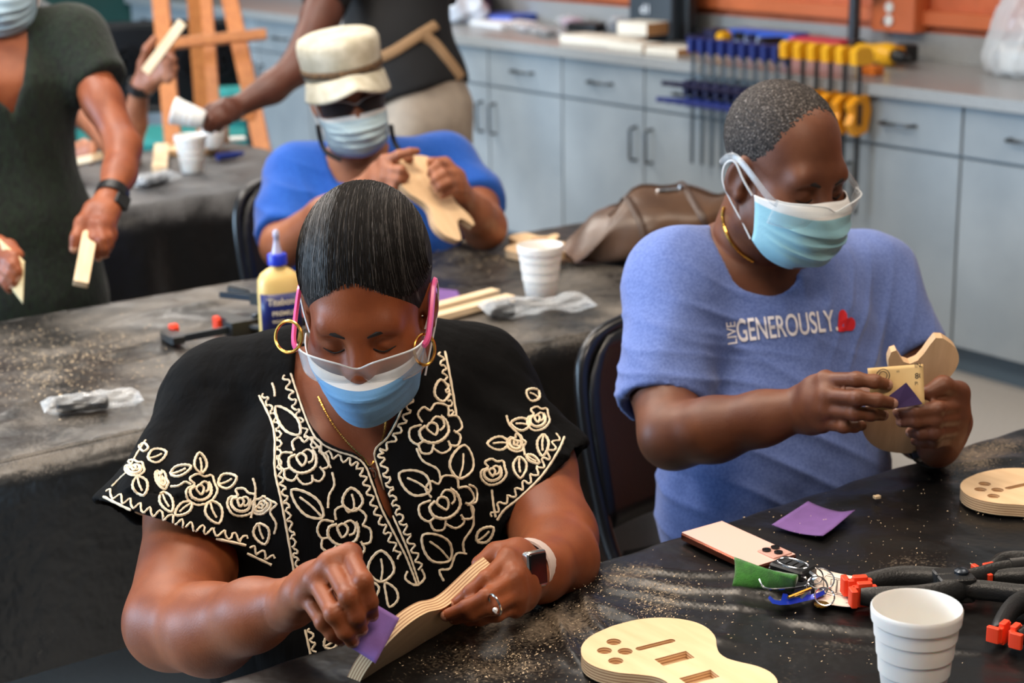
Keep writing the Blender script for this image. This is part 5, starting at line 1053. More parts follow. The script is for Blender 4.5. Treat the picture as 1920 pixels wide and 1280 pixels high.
sheet([onz(790, 575, .7455), onz(866, 560, .7455), onz(858, 545, .7455), onz(800, 538, .7455)], 'purple sandpaper scrap beside the sticks behind the embroidered blouse', M_purp)
sheet([px(680, 1118, 1.918), px(749, 1158, 1.906), px(704, 1243, 1.890), px(636, 1200, 1.902)], 'purple sandpaper under the fingers of the person in the blouse', M_purp, .006, lift=-tocam*-1)
sp = sheet([px(1626, 690, 2.42), px(1730, 682, 2.405), px(1733, 758, 2.40), px(1634, 772, 2.415)], 'tan 80 grit sandpaper held between the hands of the person in blue T-shirt', M_tan, .003, lift=(0, -.8, .2))
M_print = mat('black print', (48, 40, 34), .8)
def plate_text(txt, o, ux, uy, h, parent, m=M_print, bold=.01, squash=1.0, name='printed_text'):
    V, Fc = textmesh(txt, bold=bold, cuts=9); s = h/(V[:, 1].max()-V[:, 1].min()); mb = MB(); mb.add([o+np.asarray(ux)*(p[0]-V[:, 0].min())*s*squash+np.asarray(uy)*(p[1]-V[:, 1].min())*s for p in V], Fc); return mb.build(name, m, parent, True, smooth=False)
ux, uy = unit(px(1730, 682, 2.405)-px(1626, 690, 2.42)), unit(px(1730, 682, 2.405)-px(1733, 758, 2.40)); tow = -Fv*.0022
plate_text('80', px(1715, 710, 2.4058)+tow, ux, uy, .008, sp); plate_text('IN.', px(1715, 689, 2.406)+tow, ux, uy, .006, sp); plate_text('P80', px(1715, 722, 2.4055)+tow, ux, uy, .005, sp); plate_text('3', px(1717, 748, 2.4045)+tow, ux, uy, .014, sp, bold=.04); plate_text('xt', px(1680, 698, 2.4105)+tow, ux, uy, .003, sp)
rg = MB(); cc = px(1655, 704, 2.4125)+tow
for r_ in (.0055, .009): rg.tube([cc+r_*(math.cos(t*.3142)*ux+math.sin(t*.3142)*uy) for t in range(20)], .0006, 4, closed=True)
rg.build('printed_logo', M_print, sp)
mb = MB(); mb.add([px(1667, 742, 2.398), px(1699, 717, 2.396), px(1716, 738, 2.396), px(1730, 757, 2.394), px(1679, 766, 2.396)], [(0, 1, 2, 3, 4)]); solidify(mb.build('folded_corner', M_pdark, sp, True, smooth=False), .0008, 1)
sheet([px(-2, 447, 3.47), px(46, 490, 3.45), px(43, 570, 3.45), px(24, 545, 3.455)], 'folded sandpaper in the hand of the person in green', mat('cream paper', (226, 206, 160), .8))
# ================================================================== loose sticks of wood
M_stick = mat('pale maple', (238, 212, 176), .6, col2=(226, 196, 156), vscale=12, stretch=(1, 6, 6)); M_stickd = mat('stick end grain', (206, 160, 108), .7)
def stick(p, q, w, t, label, up=(0, 0, 1), group=None):
    d = np.asarray(q)-np.asarray(p); L = np.linalg.norm(d); o = MB().box((L/2, 0, t/2), (L, w, t), bev=.002).build('wood_stick', M_stick, M=frame(x=d, z=up, o=p)); return tag(o, label, 'wood stick', group)
stick(onz(790, 590, .7455), onz(930, 553, .7455), .026, .014, 'upper of two pale sticks on the second table behind the embroidered blouse'); stick(onz(800, 606, .7455), onz(958, 564, .7455), .026, .014, 'lower of two pale sticks on the second table behind the embroidered blouse')
stick(onz(300, 324, .7455), onz(304, 280, .7455), .045, .02, 'pale stick on the back table beside the foam cup'); stick(px(168, 440, 3.60), px(150, 538, 3.50), .030, .016, 'pale stick held by the person in green', up=px(155, 490, 3.3)-px(150, 490, 3.6)); stick(px(275, 135, 5.06), px(344, 42, 5.02), .028, .014, 'stick in the raised hand by the easel', up=-Fv); stick(px(130, 312, 5.05), px(185, 300, 5.0), .05, .02, 'wooden piece in the hand behind the green dress')
# ================================================================== phone and keys on the near table
M_rose = mat('rose gold glass', (240, 198, 186), .18, spec=.6, coat=.5); M_case = clearmat('clear phone case', (.95, .85, .80), .35, .08, (.85, .6, .5)); M_rim2 = mat('rose metal frame', (150, 88, 70), .25, metal=.9)
pa, pb = onz(1313, 993, .75), onz(1462, 1062, .75); ph = empty('smartphone', frame(x=pb-pa, z=(0, 0, 1), o=(pa+unit(pb-pa)*.076)*np.array([1, 1, 0])+np.array([0, 0, .7445])), 'rose gold smartphone in clear case at the table edge', 'phone')
MB().box((0, 0, .0055), (.149, .074, .011), bev=.012).build('case', M_rim2, ph); MB().box((0, 0, .0108), (.145, .070, .0014), bev=.011).build('back_glass', M_rose, ph)
bmp = MB().box((.054, .016, .0122), (.032, .032, .003), bev=.008).build('camera_bump', mat('rose bump', (206, 160, 148), .2), ph)
for dx, dy in ((.046, .024), (.046, .009), (.061, .016)): MB().lathe([(.0, .0), (.0058, .0), (.0058, .002), (.004, .0022), (0, .0016)], 18, Matrix.Translation((dx, dy, .0137))).build('camera_lens', M_face, bmp)
ks = empty('key_ring', onz(1500, 1085, .745), 'key ring with black car fob, green pouch and blue bottle opener', 'keys')
M_chrome = mat('chrome', (225, 226, 228), .12, metal=1); M_green = mat('green felt', (42, 110, 24), .95, bump=.6, bscale=500, col2=(30, 88, 16), vscale=90, bdist=.001, sheen=.4); M_bluea = mat('blue anodised metal', (24, 52, 190), .25, metal=.6); M_brass = mat('brass', (196, 148, 62), .3, metal=1)
fobM = frame(x=onz(1525, 1078, .757)-onz(1455, 1056, .757), z=(.1, -.1, 1), o=onz(1487, 1066, .763))
fb = MB().box((0, 0, 0), (.052, .036, .014), bev=.012).build('key_fob', M_blk, ks, True, M=fobM); MB().tube([(.022*math.cos(t*.2618)*(1 if abs(math.cos(t*.2618)) < .9 else .95), .0125*math.sin(t*.2618), .0073) for t in range(24)], .0011, 6, closed=True).build('fob_trim', M_chrome, fb)
for k in range(3): MB().box((-.010+.010*k, 0, .0075), (.0075, .014, .0018), bev=.002).build('fob_button', mat('fob button', (40, 42, 44), .4), fb)
MB().tube([(-.025, -.015, -.001), (.01, -.0185, -.001), (.028, -.012, -.001)], .002, 6).build('fob_edge', M_chrome, fb); MB().tube([(.024, 0, 0), (.034, -.004, .0), (.040, -.006, -.002)], .005, 8).build('fob_blade', M_chrome, fb)
for (u, v, r_, tl) in ((1538, 1085, .017, .5), (1532, 1100, .013, 1.0), (1546, 1118, .012, .7), (1528, 1080, .010, 1.2)):
    c = onz(u, v, .758); R = Matrix.Rotation(tl, 3, 'X') @ Matrix.Rotation(u*.1, 3, 'Z'); MB().tube([c+np.array(R @ Vector((r_*math.cos(t*.2618), r_*math.sin(t*.2618), 0))) for t in range(24)], .0011, 6, closed=True).build('split_ring', M_chrome, ks, True)
pc = MB(); A_, B_, C_, D_ = onz(1372, 1098, .747), onz(1490, 1112, .747), onz(1490, 1085, .772), onz(1376, 1043, .772)
pc.grid(lambda u, v: (lambda p: p+np.array([.3, -.8, .2])*(.006*math.sin(v*math.pi)*(1-.4*u)+.003*math.sin(u*11)*u))((1-u)*(1-v)*A_+u*(1-v)*B_+u*v*C_+(1-u)*v*D_), 20, 8); solidify(pc.build('pouch', M_green, ks, True), .009, -1)
MB().tube(smoothpoly([onz(1424, 1086, .762), onz(1432, 1100, .758), onz(1450, 1104, .757), onz(1490, 1101, .757), onz(1516, 1096, .758)], 5, False), .0016, 6).build('pouch_frame', M_chrome, ks, True)
opn = [(1440, 1121), (1443, 1116), (1452, 1124), (1464, 1126), (1468, 1112), (1476, 1113), (1480, 1122), (1530, 1112), (1545, 1106), (1547, 1113), (1530, 1122), (1482, 1133), (1462, 1134), (1448, 1131)]
ob = MB(); n_ = len(opn); ob.add([onz(u, v, .750) for u, v in opn]+[onz(u, v, .7535) for u, v in opn], [tuple(range(n_)), tuple(range(2*n_-1, n_-1, -1))]+[(i, (i+1) % n_, n_+(i+1) % n_, n_+i) for i in range(n_)]); ob.build('bottle_opener', M_bluea, ks, True, smooth=False)
MB().tube([onz(1478, 1120, .757), onz(1520, 1103, .757)], .0022, 6).build('key', M_brass, ks, True); MB().lathe([(0, 0), (.009, 0), (.009, .002), (0, .002)], 14, Matrix.Translation(V3(onz(1540, 1134, .748)))).build('brass_tag', M_brass, ks, True); MB().tube([onz(1500, 1124, .752), onz(1516, 1108, .754)], .003, 6).build('key', M_chrome, ks, True)
M_paper = mat('off white card', (232, 214, 200), .8); card = sheet([onz(1522, 1063, .747), onz(1620, 1085, .747), onz(1600, 1140, .747), onz(1530, 1128, .747)], 'white paper tag with printed car outline under the keys', M_paper, .002, cat='paper tag', name='paper_tag')
def quadp(u, v): a_, b_, c_, d_ = onz(1522, 1063, .749), onz(1620, 1085, .749), onz(1600, 1140, .749), onz(1530, 1128, .749); return (1-u)*(1-v)*a_+u*(1-v)*b_+u*v*c_+(1-u)*v*d_+np.array([0, 0, .002*4*(u-.5)**2+.0005])
ci = MB()
for L in ([(.28, .18), (.85, .18), (.93, .3), (.93, .58), (.85, .68), (.28, .68), (.22, .55), (.22, .3), (.28, .18)], [(.38, .26), (.5, .22), (.5, .64), (.38, .6), (.38, .26)], [(.52, .22), (.72, .22), (.72, .64), (.52, .64), (.52, .22)], [(.76, .24), (.86, .28), (.86, .58), (.76, .62), (.76, .24)], [(.3, .12), (.4, .12)], [(.74, .12), (.84, .12)], [(.3, .74), (.4, .74)], [(.78, .9), (.95, .9)]):
    P = [];
    for (a_, b_) in zip(L[:-1], L[1:]):
        for k in range(6): t = k/6; P.append(quadp(a_[0]+(b_[0]-a_[0])*t, a_[1]+(b_[1]-a_[1])*t))
    P.append(quadp(*L[-1])); ci.tube(P, .0004, 4)
ci.build('car_print', M_print, card)
# ================================================================== trigger clamps with orange pads
M_clb = mat('clamp black nylon', (30, 30, 30), .42, bump=.1, bscale=300); M_pad = mat('orange red pad', (236, 66, 30), .5); M_bar = mat('blued steel bar', (60, 66, 74), .3, metal=.8)
def padm(mb, c, s=1.0): mb.box(c, (.012*s, .016*s, .026*s), bev=.002); mb.box((c[0], c[1], c[2]+.0*s), (.010*s, .020*s, .014*s), bev=.002)
def spring_clamp(M, label, s=1.0, grp='orange-tipped clamps'):
    r = empty('bar_clamp', M @ Matrix.Scale(s, 4), label, 'clamp', grp)
    MB().box((0, 0, .012), (.30, .007, .014), bev=.002).build('bar', M_bar, r)
    j = MB(); j.prism([(-.150, -.008), (-.128, -.012), (-.118, .012), (-.120, .058), (-.128, .066), (-.142, .064), (-.150, .05), (-.152, .012)], .004, .018); j.build('fixed_jaw', M_clb, r)
    h = MB(); h.prism([(-.03, -.016), (.055, -.020), (.07, -.006), (.06, .014), (.012, .018), (.004, .062), (-.010, .068), (-.022, .058), (-.022, .014), (-.034, .006)], .0, .028); h.tube(smoothpoly([(.05, -.01, .014), (.09, -.03, .014), (.15, -.045, .014)], 4, False), .0125, 10); h.tube(smoothpoly([(.01, -.012, .014), (.03, -.045, .014), (.07, -.07, .014)], 4, False), .007, 8); h.build('sliding_grip', M_clb, r)
    for x in (-.118, -.024): b = MB(); b.box((x if x < -.1 else x, .056, .013), (.014, .024, .022), bev=.003); b.box((x, .056, .013), (.016, .014, .028), bev=.002); b.build('pad', M_pad, r)
    MB().lathe([(0, 0), (.008, 0), (.008, .006), (.004, .009), (0, .009)], 12, Matrix.Translation((.03, .0, .027))).build('screw', M_bar, r); return r
z7 = .7455
def flatM(u0, v0, u1, v1, f=1): p = onz(u0, v0, z7); q = onz(u1, v1, z7); return frame(x=q-p, z=(0, 0, f), o=(p+q)/2)
def pinch_clamp(u0, v0, u1, v1, label, s=1.0, gap=.016):
    """plier-like clamp lying flat: tip at the first image point, pivot at the second"""
    p = onz(u0, v0, z7); q = onz(u1, v1, z7); L = np.linalg.norm(q-p)/s; r = empty('pinch_clamp', frame(x=q-p, z=(0, 0, 1), o=p) @ Matrix.Scale(s, 4), label, 'clamp', 'orange-tipped clamps')
    for k in (-1, 1):
        P = smoothpoly([(0, k*gap, .017), (.022, k*(gap+.006), .017), (L*.5, k*.030, .018), (L*.85, k*.020, .018), (L, k*.013, .018), (L+.03, k*.022, .018), (L+.07, k*.038, .018), (L+.13, k*.046, .018)], 4, False); n = len(P)
        a_ = MB(); a_.tube(P, [.0085+.0045*math.sin(math.pi*min(1, i/n*1.6))+(.002 if i > n*.62 else 0) for i in range(n)], 10, flat=1.25, up=(0, 0, 1)); a_.box((L*.93, k*.010, .018), (.045, .020, .032), bev=.005); a_.build('arm', M_clb, r)
        pd_ = MB(); pd_.box((.006, k*(gap-.006), .017), (.030, .008, .022), bev=.002); pd_.box((.006, k*(gap-.006), .017), (.018, .009, .031), bev=.002); pd_.box((-.010, k*(gap+.002), .017), (.008, .018, .022), bev=.002); pd_.build('pad', M_pad, r)
        h_ = MB(); h_.tube([(L+.075, k*.040, .018), (L+.135, k*.047, .018)], .0125, 10, flat=1.15); h_.build('grip_sleeve', M_blk, r)
    MB().lathe([(0, 0), (.009, 0), (.009, .004), (.005, .007), (0, .007)], 14, Matrix.Translation((L, 0, .033))).build('pivot', M_bar, r); MB().tube([(L+.008*math.cos(t*.8), .008*math.sin(t*.8), .006+.0012*t) for t in range(22)], .0014, 5).build('spring', M_bar, r); return r
pinch_clamp(1606, 1132, 1800, 1122, 'black clamp with orange pad tips reaching out from behind the nearest foam cup')
pinch_clamp(1850, 1098, 1960, 1078, 'black clamp with orange pads beyond the nearest foam cup at the picture edge', .85, .012)
pinch_clamp(1888, 1212, 1985, 1130, 'black clamp with orange pad at the lower right corner', .85, .014)
spring_clamp(flatM(345, 645, 560, 605), 'black clamp with red pad beside the glue bottle', 1.0, 'clamps by the glue bottle'); spring_clamp(flatM(600, 610, 420, 590) @ Matrix.Translation((0, -.02, .025)), 'second black clamp lying against the glue bottle', .9, 'clamps by the glue bottle')
# ================================================================== glue bottle
gb = empty('glue_bottle', rotz(math.radians(24), onz(528, 640, .745)), 'cream wood glue bottle with blue label and blue cap', 'glue bottle'); M_glue = mat('cream plastic', (240, 206, 132), .35, subs=.1); M_lab = mat('dark blue label', (20, 30, 96), .35); M_capb = mat('blue cap', (30, 52, 190), .35); M_noz = mat('clear lilac nozzle', (188, 186, 212), .25)
def bott(u, v):
    a = u*2*math.pi; z, k = [(0, .92), (.004, 1), (.02, 1), (.06, 1), (.10, 1), (.122, .97), (.134, .82), (.142, .55), (.145, .36), (.152, .34)][int(round(v*9))]; c, s = math.cos(a), math.sin(a); e = (abs(c)**3+abs(s)**3)**(-1/3); return (.040*k*c*e, .026*k*s*e if k > .5 else .040*k*s*e, z)
mb = MB(); mb.grid(bott, 36, 10, None, True); mb.build('bottle', M_glue, gb, angle=50)
MB().lathe([(.0165, .150), (.0185, .152), (.0185, .170), (.017, .172), (.010, .173)], 24, None, False, True).build('cap', M_capb, gb); MB().lathe([(.010, .172), (.009, .178), (.006, .192), (.0052, .202), (.0065, .204), (.0062, .214), (.003, .218)], 16).build('nozzle', M_noz, gb)
lb = MB(); lb.grid(lambda u, v: (lambda p: (p[0]*1.012, p[1]*1.012, .026+.074*v))(bott(.76+(u-.5)*.40, 3/9)), 20, 3); lbl = solidify(lb.build('label', M_lab, gb), .0006, 1)
M_ltxt = mat('cream lettering', (238, 226, 200), .5)
for txt, z, h_, wd in (('Titebond', .078, .014, .058), ('PREMIUM', .058, .009, .05), ('WOOD GLUE', .044, .006, .045)):
    V, Fc = textmesh(txt, bold=.02, cuts=.15); s = wd/(V[:, 0].max()-V[:, 0].min()); sy = h_/(V[:, 1].max()-V[:, 1].min()); mb = MB(); P = []
    for p in V:
        x = (p[0]-V[:, 0].mean())*s; yy = -.0268*(1-min(1, (abs(x)/.040))**3)**(1/3)-.0012; P.append((x, yy, z+(p[1]-V[:, 1].min())*sy))
    mb.add(P, Fc); mb.build('lettering', M_ltxt, lbl, smooth=False)
# ================================================================== clear plastic packets
M_film = clearmat('clear crinkled film', (.93, .95, .97), .05, .10); M_dark = mat('dark hardware', (26, 27, 30), .35, metal=.3)
def packet(p, q, w, h, label, fill=(.15, .8), crush=.0, M_c=M_dark, seed=1):
    d = np.asarray(q)-np.asarray(p); L = np.linalg.norm(d); r = empty('clear_packet', frame(x=d, z=(0, 0, 1), o=p), label, 'plastic packet'); f0, f1 = fill
    if M_c is not None: MB().box((L*(f0+f1)/2, 0, h*.45), (L*(f1-f0), w*.72, h*.7), bev=.012).build('contents', M_c, r)
    rs = random.Random(seed); ph = [rs.uniform(0, 6) for _ in range(6)]
    def fn(u, v):
        a = v*2*math.pi; x = L*u; e = min(u, 1-u); hh = h*.55*min(1, (e/.10)**.7)*(1-crush*math.exp(-((u-.6)/.12)**2)); ww = w/2*(1-crush*.5*math.exp(-((u-.6)/.12)**2))*(1+.18*max(0, .08-e)/.08); k = 1+.10*math.sin(u*23+ph[0]+2*math.sin(a*3+ph[1]))+.07*math.sin(a*7+u*11+ph[2])
        return (x, ww*math.cos(a)*k, max(.0008, h*.5+hh*math.sin(a)*k))
    mb = MB(); mb.grid(lambda u, v: fn(u, v), 36, 25); mb.build('film', M_film, r, angle=25); return r
packet(onz(80, 777, .745), onz(266, 755, .745), .052, .026, 'clear packet with dark bar on the second table beside the embroidered sleeve', (.14, .66), seed=2); packet(onz(905, 596, .745), onz(1108, 578, .745), .070, .034, 'crumpled clear wrapper with black bits before the foam cup', (.04, .28), .55, seed=3); packet(onz(247, 352, .745), onz(325, 336, .745), .07, .03, 'small clear packet on the back table', (.2, .8), .2, mat('grey parts', (90, 96, 104), .4), seed=5)
# ================================================================== brown leather bag
M_lea = mat('brown leather', (104, 78, 60), .36, col2=(76, 56, 44), vscale=7, bump=.35, bscale=22, bdist=.004); M_leat = mat('leather trim', (70, 52, 42), .4)
bg_ = empty('leather_bag', rotz(RANG-.30, onz(1195, 478, .745)), 'brown leather zip bag slumped on the second-row table', 'bag')
def bagf(u, v):
    a = v*2*math.pi; t = u; hh = .150*math.sin(math.pi*min(.56, .02+t*1.05))**.8*(1-.18*max(0, t-.6)/.4); ww = .115*math.sin(math.pi*min(.55, .05+t*1.0))**.6; e = (1-max(0, (t-.9)/.1)**2*.6)
    x = -.17+.46*t; s_ = math.sin(a); c_ = math.cos(a); dent = .010*math.sin(t*10+a*2)+.006*math.sin(t*23+a*3+1)
    z = hh*e*(.5+.5*np.sign(s_)*abs(s_)**.75); y = ww*e*np.sign(c_)*abs(c_)**.8*(1-.35*max(0, s_)**2)+dent; return (x+.02*math.sin(a*2)*t, y, max(.001, z+dent*.7*(s_ > 0)))
mb = MB(); mb.grid(bagf, 44, 33); mb.build('body', M_lea, bg_, angle=80)
for tt in (.30, .62): mb = MB(); mb.tube([np.array(bagf(tt, v/32))*np.array([1, 1.02, 1.02]) for v in range(1, 17)], .009, 8, flat=.35); mb.build('strap', M_leat, bg_)
mb = MB(); mb.tube([np.array(bagf(u/20, .25))+np.array([0, 0, .002]) for u in range(4, 20)], .004, 6); mb.build('zip', M_leat, bg_); pl = np.array(bagf(.52, .30)); MB().box((0, 0, .004), (.055, .014, .005), bev=.003, M=Matrix.Translation(V3(pl))).build('zip_pull', M_chrome, bg_); MB().lathe([(0, 0), (.009, 0), (.009, .007), (0, .007)], 12, Matrix.Translation(V3(np.array(bagf(.60, .28))))).build('zip_slider', M_chrome, bg_)
mb = MB(); mb.tube(smoothpoly([(-.20, 0, .012), (-.24, .01, .008), (-.27, -.015, .006), (-.24, -.04, .006), (-.19, -.03, .008)], 5, False), .006, 8); mb.build('wrist_loop', M_leat, bg_)
# ================================================================== sawdust and chips
def flakes(name, regions, n, smin, smax, label, z=.7465):
    mb = MB()
    for _ in range(n):
        (u0, v0, su, sv) = random.choice(regions); p = onz(random.gauss(u0, su), random.gauss(v0, sv), z); a_, b_ = ab(p)
        if not ((.32 < a_ < 2.58 and .92 < b_ < 1.62) or (.6 < a_ < 2.95 and 2.55 < b_ < 3.35)): continue
        s = random.uniform(smin, smax); l = s*random.uniform(1, 3.2); an = random.uniform(0, 6.28); M = Matrix.Translation(V3(p)) @ Matrix.Rotation(an, 4, 'Z') @ Matrix.Rotation(random.uniform(-.4, .4), 4, 'X'); mb.add([(-l/2, -s/2, 0), (l/2, -s/2, .0004), (l/2, s/2, .0008), (-l/2, s/2, .0003)], [(0, 1, 2, 3)], M)
    o = mb.build(name, mat('wood dust '+name, (214, 190, 156), .8), smooth=False); tag(o, label, 'sawdust', kind='stuff'); return o
flakes('sawdust', [(1000, 1190, 90, 40), (1240, 1115, 110, 35), (1180, 1085, 90, 22), (1120, 1190, 40, 50), (1830, 880, 60, 30), (930, 1250, 80, 25), (1650, 1000, 170, 60), (1350, 1190, 160, 50), (1230, 1130, 22, 18), (960, 1230, 40, 18)], 2600, .0003, .0010, 'loose sawdust flecks scattered over the near black plastic')
flakes('fine_sawdust', [(180, 650, 90, 22), (60, 700, 60, 30), (120, 690, 80, 30), (880, 480, 50, 14)], 1500, .0006, .0018, 'pale sawdust flecks on the second table by the green dress')
ch_ = MB().box((0, 0, .003), (.010, .007, .004), bev=.001).build('wood_chip', M_stick, M=rotz(.4, onz(1644, 935, .7455))); tag(ch_, 'tiny square wood chip beyond the purple sandpaper', 'wood chip')
# ================================================================== things on the worktop
CZ = .9145
def cz(u, v, amax=4.80):
    p = onz(u, v, CZ); a, b = ab(p)
    if a > amax:
        r = (u-960)/FPX*Rv-(v-640)/FPX*Uv+Fv; a3 = np.array([AX[0], AX[1], 0]); p = CAM+r*(amax/(r@a3)); a, b = ab(p); p = rm(amax, b, CZ)
    return p
RM3 = Matrix.Rotation(RANG, 4, 'Z')
def cbox(u, v, d, m, name, label, cat, turn=0.0, bev=.006, z=0.0, group=None):
    o = MB().box((0, 0, d[2]/2), d, bev=bev).build(name, m, M=rotz(RANG+turn, cz(u, v)+np.array([0, 0, z]))); return tag(o, label, cat, group)
def hang(b, z): return rotz(RANG, rm(4.27, b, z))
M_bclamp = mat('blue nylon', (34, 52, 128), .45); M_navy = mat('navy nylon', (24, 26, 66), .45); M_steel = mat('dark steel bar', (86, 94, 100), .35, metal=.7); M_yel = mat('yellow nylon', (240, 178, 24), .42); M_och = mat('amber nylon', (226, 150, 14), .42)
def hclamp(kind):
    r = empty('hanging_clamp', Matrix.Identity(4))
    if kind == 'blue':
        MB().box((0, 0, -.17), (.006, .015, .40), bev=.002).build('bar', M_steel, r)
        j = MB(); j.box((.012, 0, .055), (.07, .019, .05), bev=.006); j.box((.045, 0, .035), (.012, .018, .05), bev=.003); j.build('fixed_jaw', M_bclamp, r)
        g = MB(); g.box((-.01, 0, -.095), (.06, .026, .055), bev=.006); g.tube([(-.03, .01, -.085), (-.085, .045, -.078), (-.10, .055, -.076)], .009, 8); g.build('grip', M_navy, r)
        t = MB(); t.box((-.008, 0, -.145), (.045, .026, .032), bev=.005); t.tube([(-.03, .01, -.143), (-.09, .05, -.136), (-.115, .066, -.134)], .0095, 8); t.build('trigger', M_bclamp, r)
    else:
        MB().box((0, 0, -.21), (.007, .017, .50), bev=.002).build('bar', M_blk, r)
        j = MB(); j.prism([(-.032, -.022), (.05, -.022), (.05, .01), (.03, .032), (-.02, .034), (-.036, .022)], -.014, .014, Matrix.Translation((0, 0, .05)) @ Matrix.Rotation(math.pi/2, 4, 'X')); j.build('fixed_jaw', M_yel, r)
        MB().box((.045, .018, .045), (.014, .014, .05), bev=.003).build('jaw_pad', M_blk, r)
        g = MB(); g.prism([(-.05, -.16), (-.02, -.20), (.03, -.19), (.045, -.12), (.03, -.07), (-.02, -.075), (-.05, -.10), (-.035, -.13)], -.015, .015, Matrix.Rotation(math.pi/2, 4, 'X')); g.build('grip', M_och, r)
        MB().box((-.012, -.017, -.13), (.02, .004, .07), bev=.004).build('grip_inset', M_blk, r)
    return r
pb_ = hclamp('blue'); py_ = hclamp('yellow'); ordn = ['first', 'second', 'third', 'fourth', 'fifth', 'sixth', 'seventh', 'eighth', 'ninth']
for i in range(9):
    o = pb_ if i == 0 else copy_tree(pb_); o.matrix_world = hang(4.640-.0525*i, .925); tag(o, 'blue bar clamp hanging on the worktop edge, %s from the cabinet-handle end' % ordn[i], 'clamp', 'blue hanging clamps')
for i in range(6):
    o = py_ if i == 0 else copy_tree(py_); o.matrix_world = hang(4.165-.0628*i, .945); tag(o, 'yellow bar clamp hanging on the worktop edge, %s after the blue ones' % ordn[i], 'clamp', 'yellow hanging clamps')
M_wb = mat('white board wood', (238, 230, 214), .6, var=.03, vscale=9); M_wbe = mat('tan board', (186, 140, 92), .65)
def board(u, v, d, label, turn=0, z=0):
    o = MB().box((0, 0, d[2]/2), d, bev=.003).build('wood_board', [M_wb, M_wbe], M=rotz(RANG+turn, cz(u, v)+np.array([0, 0, z])))
    for p in o.data.polygons: p.material_index = 1 if abs(p.normal.y) > .8 else 0
    return tag(o, label, 'wood board', 'pale boards on the worktop')
board(1130, 82, (.14, .36, .03), 'pale long board nearest the worktop edge', .05); board(1190, 92, (.10, .22, .028), 'pale short board at the end of the long board', -.04); board(1205, 78, (.13, .16, .05), 'pale thick block with tan end behind the boards', .12, .03); board(1262, 100, (.13, .17, .025), 'pale flat board beside the blue clamps', .06)
bx_ = cbox(1243, 52, (.16, .24, .30), mat('charcoal box', (52, 60, 68), .5), 'tool_case', 'dark grey box with white lettering standing on the worktop', 'box', .1, .012)
V, Fc = textmesh('d1', bold=.02, cuts=9); mb = MB(); mb.add([(-.082, .05-p[0]*.055, .105+p[1]*.05) for p in V], Fc); mb.build('lettering', mat('white lettering', (214, 220, 226), .6), bx_, smooth=False)
cbox(1290, 48, (.05, .06, .26), M_blk, 'tool_stand', 'slim black upright block beside the dark grey box', 'box', .0, .01)
M_wfilm = mat('white poly bag', (206, 214, 226), .25, subs=.1, bump=.5, bscale=40, bdist=.01)
def lump(u, v, d, m, name, label, cat, seed, turn=0, h=.012, top=1.0):
    F = Field((-d[0], -d[1], -.01), (d[0], d[1], d[2]*1.6), h); rs = np.random.RandomState(seed)
    for _ in range(7): c = rs.uniform(-.35, .35, 3)*np.array([d[0], d[1], 0]); r = np.array([d[0]*.33, d[1]*.33, d[2]*.5])*rs.uniform(.7, 1.1); F.ell((c[0], c[1], r[2]*.9), r, .03)
    F.plane((0, 0, .0), (0, 0, -1), .004); Vv, Qq = F.mesh(); Vv = relax(Vv, Qq, 1); Vv = Vv+vnormals(Vv, Qq)*(.012*d[2]/.1*folds(Vv, rs.normal(size=3), 60, seed))[:, None]; Vv[:, 2] = np.maximum(Vv[:, 2], .0)
    return tag(link(name, qmesh(name, Vv, Qq, m), M=rotz(RANG+turn, cz(u, v))), label, cat)
lump(868, 42, (.2, .3, .13), M_wfilm, 'plastic_bag', 'heap of white-blue plastic bags at the far end of the worktop', 'plastic bag', 3); lump(850, 30, (.12, .14, .12), mat('red bag', (206, 70, 66), .4), 'red_bag', 'red bag beside the white-blue plastic heap', 'bag', 5); lump(880, 8, (.2, .3, .26), mat('dark purple cloth', (48, 24, 62), .7), 'purple_bag', 'dark purple bag against the wall at the far worktop end', 'bag', 8)
cbox(935, 30, (.22, .30, .035), mat('blue folder', (64, 96, 196), .4), 'folder', 'blue folder lying on the far worktop', 'folder', .3); cbox(945, 48, (.2, .28, .02), mat('white sheets', (226, 228, 232), .6), 'paper_stack', 'white paper stack in front of the blue folder', 'paper', -.1)
def pk(u, v, L, w, h, label, seed, tone, turn): packet(cz(u, v), cz(u, v)+np.array([math.cos(RANG+turn)*L, math.sin(RANG+turn)*L, 0]), w, h, label, (.2, .8), .2, mat('packed hardware %d' % seed, tone, .3, metal=.3), seed)
pk(1000, 62, .2, .09, .03, 'clear packet with pale parts on the worktop', 11, (190, 184, 192), 1.2); pk(1040, 70, .2, .08, .03, 'clear packet with dark parts near the long board', 12, (70, 64, 66), 1.3); pk(1085, 50, .2, .1, .05, 'clear packet with pink label on the worktop', 13, (196, 150, 176), 1.2); pk(1160, 48, .18, .1, .06, 'shiny clear packet between boards and dark box', 14, (110, 108, 112), .8); pk(1232, 72, .14, .08, .04, 'small shiny packet at the foot of the dark box', 15, (150, 154, 160), 1.0)
cbox(1105, 52, (.12, .16, .035), M_blk, 'black_tray', 'black tray under the packet with pink label', 'tray', .2)
for i, (u, v, m_, l) in enumerate(((1277, 62, mat('blue pot', (70, 110, 210), .4), 'small blue bottle by the dark box'), (1292, 64, mat('orange pot', (240, 160, 40), .4), 'small orange bottle by the dark box'))): tag(link('small_bottle', MB().lathe([(.0, 0), (.02, 0), (.021, .004), (.021, .05), (.012, .062), (.012, .075), (0, .076)], 16).mesh('small_bottle', m_), M=rotz(0, cz(u, v))), l, 'bottle')
